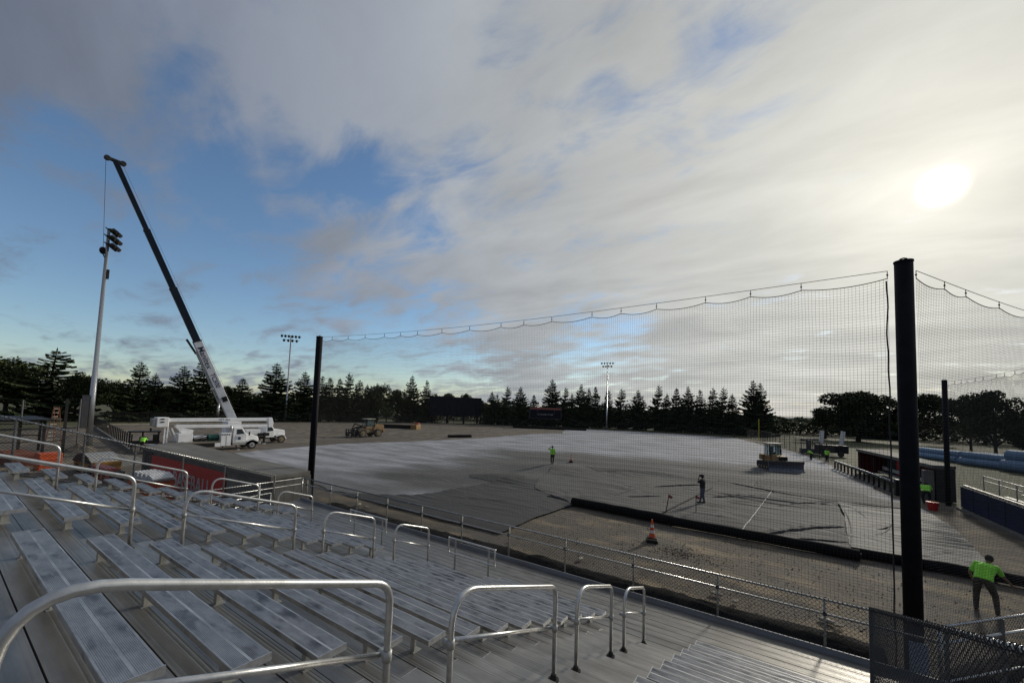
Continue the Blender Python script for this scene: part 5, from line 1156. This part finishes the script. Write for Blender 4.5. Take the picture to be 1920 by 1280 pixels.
# ------------------------------------------------------------------ trees
def conifer(seed, gap=0., lean=0., wid=.24, top=.06):
    rn = random.Random(seed); m_ = B(); z = .10; Hh = 10.
    m_lv = []
    while z < .985:
        Rr = wid*Hh*((1-z)**.85)*(1+.25*noise.noise(Vector((z*6, seed, 0))))+.12
        nb = rn.randint(8, 11) if z < .8 else rn.randint(5, 7)
        a0 = rn.uniform(0, 6.28)
        for b in range(nb):
            if rn.random() < gap: continue
            an = a0+2*pi*b/nb+rn.uniform(-.3, .3); L = Rr*rn.uniform(.5, 1.32); up = .35*(z-.35)*L+rn.uniform(-.1, .1)*L
            p0 = Vector((lean*z*Hh, 0, z*Hh)); d = Vector((cos(an), sin(an), 0)); q = Vector((-d.y, d.x, 0))
            ns = max(3, int(L/.22)); last = None
            for i in range(ns+1):
                f = i/ns; c = p0+d*L*f+Vector((0, 0, up*f-.28*L*sin(f*pi*.75)*(.9-z*.6)+(.16*L*f*f)))
                if i and i % 1 == 0:
                    w = (.10+.20*sin(pi*min(1, f*1.05)))*L*.55+.05; hgt = rn.uniform(.14, .44)*(1-.5*z)
                    # spray across the branch, drooping at both sides
                    for s_ in (-1, 1):
                        e = c+q*w*s_*rn.uniform(.6, 1.1)-d*w*.35+Vector((0, 0, -w*rn.uniform(.15, .5)))
                        e2 = c+q*w*s_*.4+d*w*rn.uniform(.1, .5)+Vector((0, 0, -hgt))
                        m_.add([last, c, e2, e], [(0, 1, 2), (0, 2, 3)])
                    m_.add([last+Vector((0, 0, .03)), c+Vector((0, 0, .02)), c+Vector((0, 0, -hgt)), last+Vector((0, 0, -hgt*rn.uniform(.5, 1.2)))], [(0, 1, 2, 3)])
                last = c
        z += rn.uniform(.017, .032)*(1+.3*z)
    m_.tube([(lean*Hh*.96, 0, Hh*.96), (lean*Hh, 0, Hh*1.01)], [.06, .01], 5)
    cr_ = m_.mesh('crown', M['needle'])
    t_ = B(); t_.tube([(0, 0, 0), (lean*Hh*.3, 0, Hh*.3), (lean*Hh*.95, 0, Hh*.96)], [.17, .12, .02], 7)
    return cr_, t_.mesh('trunk', M['bark'])
CON = [conifer(1), conifer(2, .12, 0, .21), conifer(3, .05, 0, .28), conifer(4, .25, .03, .24), conifer(5, .1, -.01, .18), conifer(6, .32, .05, .30)]
def decid(seed, lm, n=5200, flat=1., blobs=16, trunkh=.28):
    """unit tree 10 m high, about 10 wide"""
    rn = random.Random(seed); m_ = B(); bl = []
    for i in range(blobs):
        a = rn.uniform(0, 6.28); rr = rn.uniform(0, 3.4)*flat; z = rn.uniform(trunkh*10+1.2, 8.6)
        rr *= sqrt(max(.12, 1-((z-5.2)/4.6)**2)); bl.append((Vector((rr*cos(a), rr*sin(a), z)), rn.uniform(1.0, 1.9)))
    bl.append((Vector((0, 0, 6)), 2.4)); bl.append((Vector((.4, .2, 8.3)), 1.5))
    tot = sum(b[1]**2 for b in bl)
    for c, r in bl:
        k = int(n*r*r/tot)
        for _ in range(k):
            v = Vector((rn.gauss(0, 1), rn.gauss(0, 1), rn.gauss(0, 1))).normalized()*r*(rn.uniform(.35, 1.)**.5)*rn.uniform(.85, 1.16); v.z *= .78
            p = c+v; s_ = rn.uniform(.12, .30)
            a_ = Vector((rn.uniform(-1, 1), rn.uniform(-1, 1), rn.uniform(-.6, .6))).normalized(); b_ = a_.cross(Vector((rn.uniform(-1, 1), rn.uniform(-1, 1), rn.uniform(-1, 1)))).normalized()
            m_.add([p-a_*s_, p+b_*s_*.7, p+a_*s_, p-b_*s_*.6], [(0, 1, 2, 3)])
    t_ = B(); t_.tube([(0, 0, 0), (.05, 0, 1.6), (0, .05, trunkh*10+.8), (.1, 0, 6.5)], [.32, .25, .2, .07], 9)
    for c, r in bl[:11]:
        s0 = Vector((0, 0, rn.uniform(trunkh*7, trunkh*10+1))); t_.tube([s0, (s0+c)/2+Vector((0, 0, -.3)), c], [.13, .09, .03], 6)
    return m_.mesh('crown', lm), t_.mesh('trunk', M['bark'])
DEC = [decid(11, M['leaf']), decid(12, M['leafdark']), decid(13, M['leaf'], flat=1.25, blobs=20), decid(14, M['leafpale'], 3600)]
DECN = decid(21, M['leafdark'], 17000, 1.2, 34, .08)
DECN3 = decid(23, M['leafdark'], 9500, 1.45, 20, .22)
DECN4 = decid(24, M['leaf'], 8000, 1.3, 17, .2)
DECN2 = decid(22, M['leafdark'], 15000, 1.1, 26, .14)
def plant(kind, var, x, y, h, w, rz, label, group, cat='tree'):
    cr_, tr_ = var
    t = thing(kind, (x, y, 0), rz, label, cat, group); t.scale = (w, w, h/10)
    link('crown', cr_, t); link('trunk', tr_, t); return t
DIRA = lambda px: None
def ground_at(px, by):
    """ground point under a pixel of the reference frame (1920 wide)"""
    d = f_+r_*((px-960)/747)-u_*((by-720)/747); t_ = -EYE.z/d.z; return EYE+d*t_
def px_depth(p): return (p-EYE).dot(f_)
def hz(px): return 766+(px-960)*.0333
# photo column of each trunk, crown top row, variant, width factor
def base_row(px):
    k = [(0, 787), (200, 791), (480, 790), (850, 794), (1000, 799), (1140, 804), (1300, 812), (1440, 819)]
    for a, b in zip(k, k[1:]):
        if px <= b[0]: return a[1]+(b[1]-a[1])*(px-a[0])/(b[0]-a[0])
    return 819
CT = [(80, 656, 5, 1.35, 'tall windswept spruce with open ragged branches at the far left'), (250, 682, 3, 1.0, 'ragged spruce right of the tall light pole'), (285, 703, 1, .9, 'small dark spruce beside the ragged one'), (338, 689, 2, .9, 'dense spruce just left of the crane boom'),
      (376, 672, 0, 1.0, 'tall spruce partly hidden by the crane boom'), (448, 712, 4, 1.1, 'short spruce right of the crane boom foot'), (512, 684, 2, 1.15, 'broad tall spruce left of the second light pole'), (567, 699, 2, .9, 'spruce between the second light pole and black net pole'),
      (600, 708, 0, .9, 'spruce showing right behind the black net pole'), (616, 711, 4, .9, 'slender spruce first right of the net pole'), (633, 712, 4, .9, 'slender spruce second right of the net pole'), (645, 701, 5, .75, 'open topped tall spruce above the wheel loader'),
      (667, 715, 3, .9, 'leaning spruce with flat top right of the open one'), (685, 723, 1, .8, 'small spruce right of the flat topped one'), (769, 707, 2, .8, 'pointed spruce left of the video scoreboard'), (797, 716, 0, .8, 'rounded spruce touching the video scoreboard'), (921, 736, 1, .8, 'small spruce first right of the video board'),
      (931, 742, 0, .7, 'lowest spruce beside the video board'), (946, 726, 5, .7, 'thin spruce second right of the video board'), (974, 727, 2, .8, 'full spruce left of the small scoreboard'), (1000, 742, 4, .8, 'little spruce directly above the small scoreboard corner'),
      (1034, 714, 2, .9, 'broad tall spruce behind the small scoreboard'), (1056, 727, 5, .6, 'open spruce right behind the small scoreboard'), (1071, 740, 1, .7, 'low spruce right of the small scoreboard'), (1088, 722, 2, .75, 'thick spruce left of the third light pole'),
      (1103, 729, 1, .65, 'narrow spruce near the third light pole'), (1116, 727, 4, .8, 'slim spruce touching the third light pole'), (1137, 733, 3, .7, 'spruce behind the third light pole'), (1160, 731, 5, .85, 'wide armed open spruce right of the third light pole'), (1196, 734, 2, .8, 'cone shaped spruce standing alone right of centre'),
      (1230, 724, 5, .75, 'shaggy spruce in the middle of the right hand row'), (1250, 740, 1, .7, 'short spruce behind the shaggy one'), (1267, 730, 4, .9, 'fourth slender spruce of the right hand row'), (1290, 727, 2, .75, 'pointed spruce of the right hand row'), (1312, 734, 0, .8, 'dark spruce of the right hand row'),
      (1334, 730, 3, .75, 'ragged spruce of the right hand row'), (1352, 728, 5, .7, 'spreading spruce near the end of the right hand row'), (1373, 740, 1, .8, 'last small spruce before the foul pole'), (1413, 716, 2, .9, 'big dense spruce standing at the end of the fence'), (1426, 722, 0, .8, 'twin spruce leaning against the big dense one')]
rn = random.Random(9)
for px, ty, v, wf, lab in CT:
    g = ground_at(px, base_row(px)-1.0+rn.uniform(-.8, .3)); dpt = px_depth(g); h = (base_row(px)-ty)/747*dpt*1.03
    plant('spruce_tree', CON[v], g.x, g.y, h, h/10*wf*1.75*max(.8, min(1.25, 13/h)), rn.uniform(0, 6.28) if v not in (5, 3) else radians(35), lab, 'spruce trees beyond the outfield fence')
DT = [(8, 668, 2, 1.1, 'bushy green tree at the left picture edge'), (30, 695, 0, .9, 'lower green tree beside the edge tree'), (138, 697, 1, .9, 'round dark tree left of the tall light pole'), (165, 706, 0, .8, 'round tree behind the tall light pole'), (212, 712, 2, .9, 'wide low tree right of the tall light pole'), (310, 722, 1, .9, 'low round tree between spruces left of the crane'),
      (425, 724, 0, .7, 'round tree behind the crane boom foot'), (480, 740, 1, .8, 'low tree left of the broad spruce'), (706, 719, 2, .75, 'loose leafy tree above the wheel loader'), (745, 731, 0, .8, 'round tree left of the video scoreboard'), (815, 737, 1, .9, 'dark round tree behind the video scoreboard'), (840, 738, 0, .8, 'tree top showing above the video scoreboard'),
      (870, 738, 0, .6, 'small leafy tree top above the right end of the video board'), (900, 748, 1, .8, 'low tree right of the video scoreboard')]
for px, ty, v, wf, lab in DT:
    g = ground_at(px, base_row(px)-1.6); dpt = px_depth(g); h = (base_row(px)-2-ty)/747*dpt*1.05
    plant('round_tree', DEC[v], g.x, g.y, h, h/10*wf, rn.uniform(0, 6.28), lab, 'leafy trees beyond the outfield fence')
for i, (px, v, s_) in enumerate([(118, 3, 3.6), (300, 3, 3.4), (470, 3, 3.0), (724, 3, 4.6)]):
    g = ground_at(px, base_row(px)-1.2); plant('pale_bush', DEC[v], g.x, g.y, s_, s_/10*1.1, i, 'pale green bush %s' % ['left of the tall light pole', 'below the spruces left of the crane', 'just right of the crane trucks', 'right of the wheel loader'][i], 'pale bushes beyond the fence', 'bush')
# large trees at the right
plant('round_tree', DECN, 17.0, 141, 13.6, 1.9, .4, 'large round topped tree, left half of the wide clump at right', 'large trees on the right')
plant('round_tree', DECN4, 28.0, 142, 13.4, 1.7, 2.4, 'large round tree, right half of the wide clump', 'large trees on the right')
plant('round_tree', DEC[1], 10.5, 148, 10.0, 1.25, 1.4, 'lower tree at the left foot of the wide clump', 'large trees on the right')
plant('round_tree', DECN3, 34.0, 128, 12.4, .8, 3.9, 'thin forked tree just left of the thick black pole', 'large trees on the right')
plant('round_tree', DECN4, 30.5, 104, 12.2, .85, 5.0, 'dark tree between the two black poles', 'large trees on the right')
plant('round_tree', DECN2, 37.0, 112, 8.5, 1.0, 1.0, 'low dark tree right of the distant net pole', 'large trees on the right')
plant('round_tree', DECN3, 33.3, 79.0, 15.6, 1.2, 2.0, 'big spreading dark tree at the right edge', 'large trees on the right')
plant('round_tree', DECN3, 44.0, 90, 10.5, 1.1, 4.0, 'dark tree behind the right edge tree', 'large trees on the right')
plant('round_tree', DECN2, 46.0, 104, 9.0, 1.3, 4.6, 'low dark tree between the far pole and the edge tree', 'large trees on the right')
# distant wood: reads as one mass
mb = B(); rn = random.Random(12)
for i in range(42000):
    az = radians(rn.uniform(-75, 20)); dist = rn.uniform(165, 200); x = sin(az)*dist; y = cos(az)*dist
    hh = 7.6+3.4*noise.noise(Vector((az*14, 0, 1)))+1.5*noise.noise(Vector((az*50, 0, 4))); hh *= (1 if az < radians(-6) else .75)
    z = hh*rn.random()**.75; s_ = rn.uniform(.35, .8); a_ = Vector((rn.uniform(-1, 1), rn.uniform(-1, 1), rn.uniform(-.5, .5))).normalized(); b_ = a_.cross(Vector((0, rn.uniform(-1, 1), 1))).normalized(); p = Vector((x, y, z+.3))
    mb.add([p-a_*s_, p+b_*s_*.7, p+a_*s_, p-b_*s_*.6], [(0, 1, 2, 3)])
mb.build('far_wood', M['leafdark'], label='dark low woodland far beyond the outfield trees', cat='woodland', kind='stuff')
vs = []; fs = []; n = 90
for i in range(n+1):
    az = radians(-80+125*i/n); dd = 1500; h = 9+9*noise.noise(Vector((i*.12, 3, 0)))+3*noise.noise(Vector((i*.7, 1, 0)))
    vs += [(sin(az)*(dd-300), cos(az)*(dd-300), -.5), (sin(az)*dd, cos(az)*dd, h), (sin(az)*(dd+500), cos(az)*(dd+500), -.5)]
    if i: a = 3*i; fs += [(a-3, a, a+1, a-2), (a-2, a+1, a+2, a-1)]
B().add(vs, fs).build('hills', M['hill'], smooth=True, kind='structure')
# ------------------------------------------------------------------ people
def limb(mb, pts, rs, n=10):
    mb.tube(pts, rs, n)
    for p, r in ((pts[0], rs[0]), (pts[-1], rs[-1])): mb.sphere(p, r, n, 6)
def person(x, y, z, rz, label, J, shirt, pants, hair='hair', vox=.016, hat=None, extra=None):
    """J: joint positions, x right, y forward, z up"""
    t = thing('person', (x, y, z), rz, label, 'person'); V = {k: Vector(v) for k, v in J.items()}
    mb = B()
    chest, waist, hip, neck, head = V['chest'], V['waist'], V['hip'], V['neck'], V['head']
    sp = [hip, waist, chest, neck]
    right = (V['shR']-V['shL']).normalized()
    for f in (-1, 0, 1):
        mb.tube([hip+right*.07*f, waist+right*.06*f, chest+right*.075*f, chest+(neck-chest)*.75+right*.05*f], [.115, .105, .125, .07], 12)
    limb(mb, [neck-Vector((0, 0, .05)), neck+(head-neck)*.6], [.065, .055])
    up = (head-neck).normalized(); fw = Vector(J.get('face', (0, 1, 0))).normalized()
    mb.sphere(head, .105, 14, 10, (.80, .92, 1.12)); mb.sphere(head+fw*.035-up*.06, .07, 10, 8, (.8, .8, .9))
    mb.sphere(head+fw*.108-up*.01, .02, 8, 6, (.7, 1, 1.3)); sd = fw.cross(up)
    for s_ in (-1, 1): mb.sphere(head+sd*.088*s_-up*.01, .026, 8, 6, (.5, .8, 1.2))
    for s_ in 'LR':
        limb(mb, [V['sh'+s_], V['el'+s_]], [.056, .042]); limb(mb, [V['el'+s_], V['wr'+s_]], [.042, .028])
        w = V['wr'+s_]; d = (w-V['el'+s_]).normalized(); lat = d.cross(fw); lat = lat.normalized() if lat.length > .1 else Vector((1, 0, 0)); nrm = d.cross(lat)
        mb.tube([w, w+d*.045, w+d*.09], [.027, .036, .034], 8)
        for i, L in enumerate((.068, .078, .073, .058)):
            b0_ = w+d*.085+lat*(.025-.0165*i); b1v = b0_+d*L*.55+nrm*.006; b2v = b1v+d*L*.4+nrm*.022; limb(mb, [b0_, b1v, b2v], [.0085, .008, .007], 6)
        b0_ = w+d*.03+lat*.03; limb(mb, [b0_, b0_+d*.035+lat*.022, b0_+d*.065+lat*.026+nrm*.01], [.011, .0095, .008], 6)
        limb(mb, [V['hp'+s_], V['kn'+s_]], [.085, .058]); limb(mb, [V['kn'+s_], V['an'+s_]], [.056, .038])
    def rm(o, v):
        m_ = o.modifiers.new('remesh', 'REMESH'); m_.mode = 'VOXEL'; m_.voxel_size = v; m_.use_smooth_shade = True
        s2 = o.modifiers.new('smooth', 'SMOOTH'); s2.iterations = 3; s2.factor = .5; return o
    rm(mb.build('body', M['skin'], t), vox*.6)
    sh = B()
    for f in (-1, 0, 1): sh.tube([hip+Vector((0, 0, .0))+right*.075*f, waist+right*.07*f, chest+right*.08*f, chest+(neck-chest)*.85+right*.05*f], [.138, .128, .148, .085], 12)
    for s_ in 'LR': limb(sh, [V['sh'+s_], V['sh'+s_]+(V['el'+s_]-V['sh'+s_])*J.get('sleeve', .72)], [.082, .066])
    limb(sh, [V['shL'], V['shR']], [.075, .075])
    rm(sh.build('shirt', M[shirt], t), vox)
    pt = B()
    for s_ in 'LR': limb(pt, [V['hp'+s_], V['kn'+s_]], [.112, .078]); limb(pt, [V['kn'+s_], V['an'+s_]+Vector((0, 0, .03))], [.078, .062])
    for f in (-1, 0, 1): pt.tube([hip+right*.07*f-Vector((0, 0, .06)), hip+(waist-hip)*.5+right*.065*f], [.128, .125], 12)
    rm(pt.build('trousers', M[pants], t), vox)
    for s_ in 'LR':
        a = V['an'+s_]; b_ = B(); limb(b_, [a+Vector((0, 0, .06)), a], [.055, .055]); ff_ = Vector(J.get('foot'+s_, (0, 1, 0))).normalized()
        limb(b_, [Vector((a.x, a.y, .045))-ff_*.05, Vector((a.x, a.y, .04))+ff_*.17], [.048, .04]); rm(b_.build('boot', M['boot'], t), vox)
    hb = B(); hb.sphere(head-fw*.012+up*.025, .112, 14, 10, (.86, .95, 1.08))
    hb.v = [v for v in hb.v]
    if hat:
        hb = B(); hb.tube([head+up*.02, head+up*.07, head+up*.115, head+up*.13], [.112, .11, .08, .02], 14); hb.tube([head+up*.035, head+up*.03+fw*.17], [.09, .06], 10); hb.build('cap', M[hat], t, smooth=True)
        hb = B(); hb.sphere(head-fw*.02, .108, 12, 8, (.84, .9, 1.0)); 
    hb.v = [(v if (Vector(v)-head).dot(fw) < .055 or (Vector(v)-head).dot(up) > .05 else tuple(head+(Vector(v)-head)*.6)) for v in hb.v]
    hb.build('hair', M[hair], t, smooth=True)
    if extra: extra(t, V)
    return t
ST = dict(hip=(0, 0, .95), waist=(0, .01, 1.12), chest=(0, .0, 1.32), neck=(0, .0, 1.50), head=(0, .03, 1.66), shL=(-.19, 0, 1.43), shR=(.19, 0, 1.43), elL=(-.25, -.03, 1.13), elR=(.25, -.03, 1.13), wrL=(-.24, .08, .88), wrR=(.24, .08, .88),
          hpL=(-.095, 0, .90), hpR=(.095, 0, .90), knL=(-.11, .03, .49), knR=(.11, .03, .49), anL=(-.12, 0, .09), anR=(.12, 0, .09))
def pose(**k): d = dict(ST); d.update(k); return d
def phone(t, V):
    B().box(V['wrL']+Vector((.02, .03, .09)), (.02, .075, .14)).build('phone', M['black'], t)
person(-18.6, 34.9, gz(-18.6, 34.9), radians(200), 'worker in lime shirt and brown trousers on the mound, hand raised to the head', pose(elR=(.40, .12, 1.46), wrR=(.17, .16, 1.66), anL=(-.08, .05, .09), anR=(.08, -.04, .09)), 'lime', 'khaki', vox=.02)
person(-4.15, 27.9, gz(-4.1, 27.9)+.07, radians(75), 'man in black top and faded jeans on the grey fabric, hand to face', pose(elL=(-.30, .16, 1.28), wrL=(-.10, .20, 1.56), elR=(.30, .12, 1.24), wrR=(.08, .24, 1.30), anL=(-.09, .12, .09), anR=(.09, -.06, .09)), 'darkcloth', 'jeans', vox=.018, hat='darkcloth')
person(5.05, 18.4, .03, radians(-25), 'worker in a lime shirt bending forward over the fabric roll, seen from behind at right', pose(hip=(0, -.10, .93), waist=(0, .02, 1.08), chest=(.02, .18, 1.24), neck=(.03, .32, 1.36), head=(.05, .42, 1.48), shL=(-.18, .22, 1.32), shR=(.22, .24, 1.30), elL=(-.30, .10, 1.04), elR=(.33, .36, 1.05), wrL=(-.27, .22, .80), wrR=(.46, .52, .84),
       hpL=(-.11, -.10, .88), hpR=(.11, -.10, .88), knL=(-.17, .04, .48), knR=(.20, .10, .48), anL=(-.17, -.05, .09), anR=(.24, .02, .09), face=(.1, .95, -.3)), 'lime', 'khaki', vox=.014)
person(5.18, 26.4, gz(5.2, 26.4)+.08, radians(80), 'worker in a lime shirt mostly hidden behind the thick black pole', pose(), 'lime', 'khaki', vox=.02)
person(8.25, 39.3, .03, radians(-10), 'worker in a lime shirt bending down beside the far dugout end', pose(hip=(0, -.14, .86), waist=(0, .0, 1.0), chest=(.0, .20, 1.14), neck=(.0, .36, 1.24), head=(.0, .47, 1.32), shL=(-.19, .24, 1.22), shR=(.19, .24, 1.22), elL=(-.30, .28, .94), elR=(.30, .30, .94), wrL=(-.2, .44, .72), wrR=(.2, .44, .72),
       hpL=(-.11, -.14, .82), hpR=(.11, -.14, .82), knL=(-.18, .12, .46), knR=(.18, .12, .46), face=(0, .8, -.5)), 'lime', 'darkcloth', vox=.02)
person(3.3, 68.4, .03, radians(120), 'distant worker in a lime shirt stooping left of the fence pump', pose(hip=(0, -.12, .88), waist=(0, .05, 1.02), chest=(0, .24, 1.14), neck=(0, .38, 1.22), head=(0, .48, 1.28), shL=(-.18, .28, 1.2), shR=(.18, .28, 1.2), elL=(-.25, .36, .92), elR=(.25, .36, .92), wrL=(-.2, .5, .7), wrR=(.2, .5, .7)), 'lime', 'darkcloth', vox=.03)
person(4.9, 67.0, .03, radians(160), 'distant worker in a lime shirt standing below the raised white ramps', pose(), 'lime', 'darkcloth', vox=.03)
person(-55.2, 13.2, .03, radians(60), 'worker in a lime shirt leaning over by the black cart at left', pose(hip=(0, -.1, .9), waist=(0, .05, 1.06), chest=(0, .2, 1.2), neck=(0, .33, 1.3), head=(0, .43, 1.38), shL=(-.18, .22, 1.28), shR=(.18, .22, 1.28), elL=(-.28, .36, 1.02), elR=(.28, .36, 1.02), wrL=(-.2, .5, .84), wrR=(.2, .5, .84)), 'lime', 'khaki', vox=.025)

for o in bpy.data.objects:
    if 'label' in o and not 4 <= len(o['label'].replace('-', ' ').split()) <= 16: print('LABEL', o.name, o['label'])
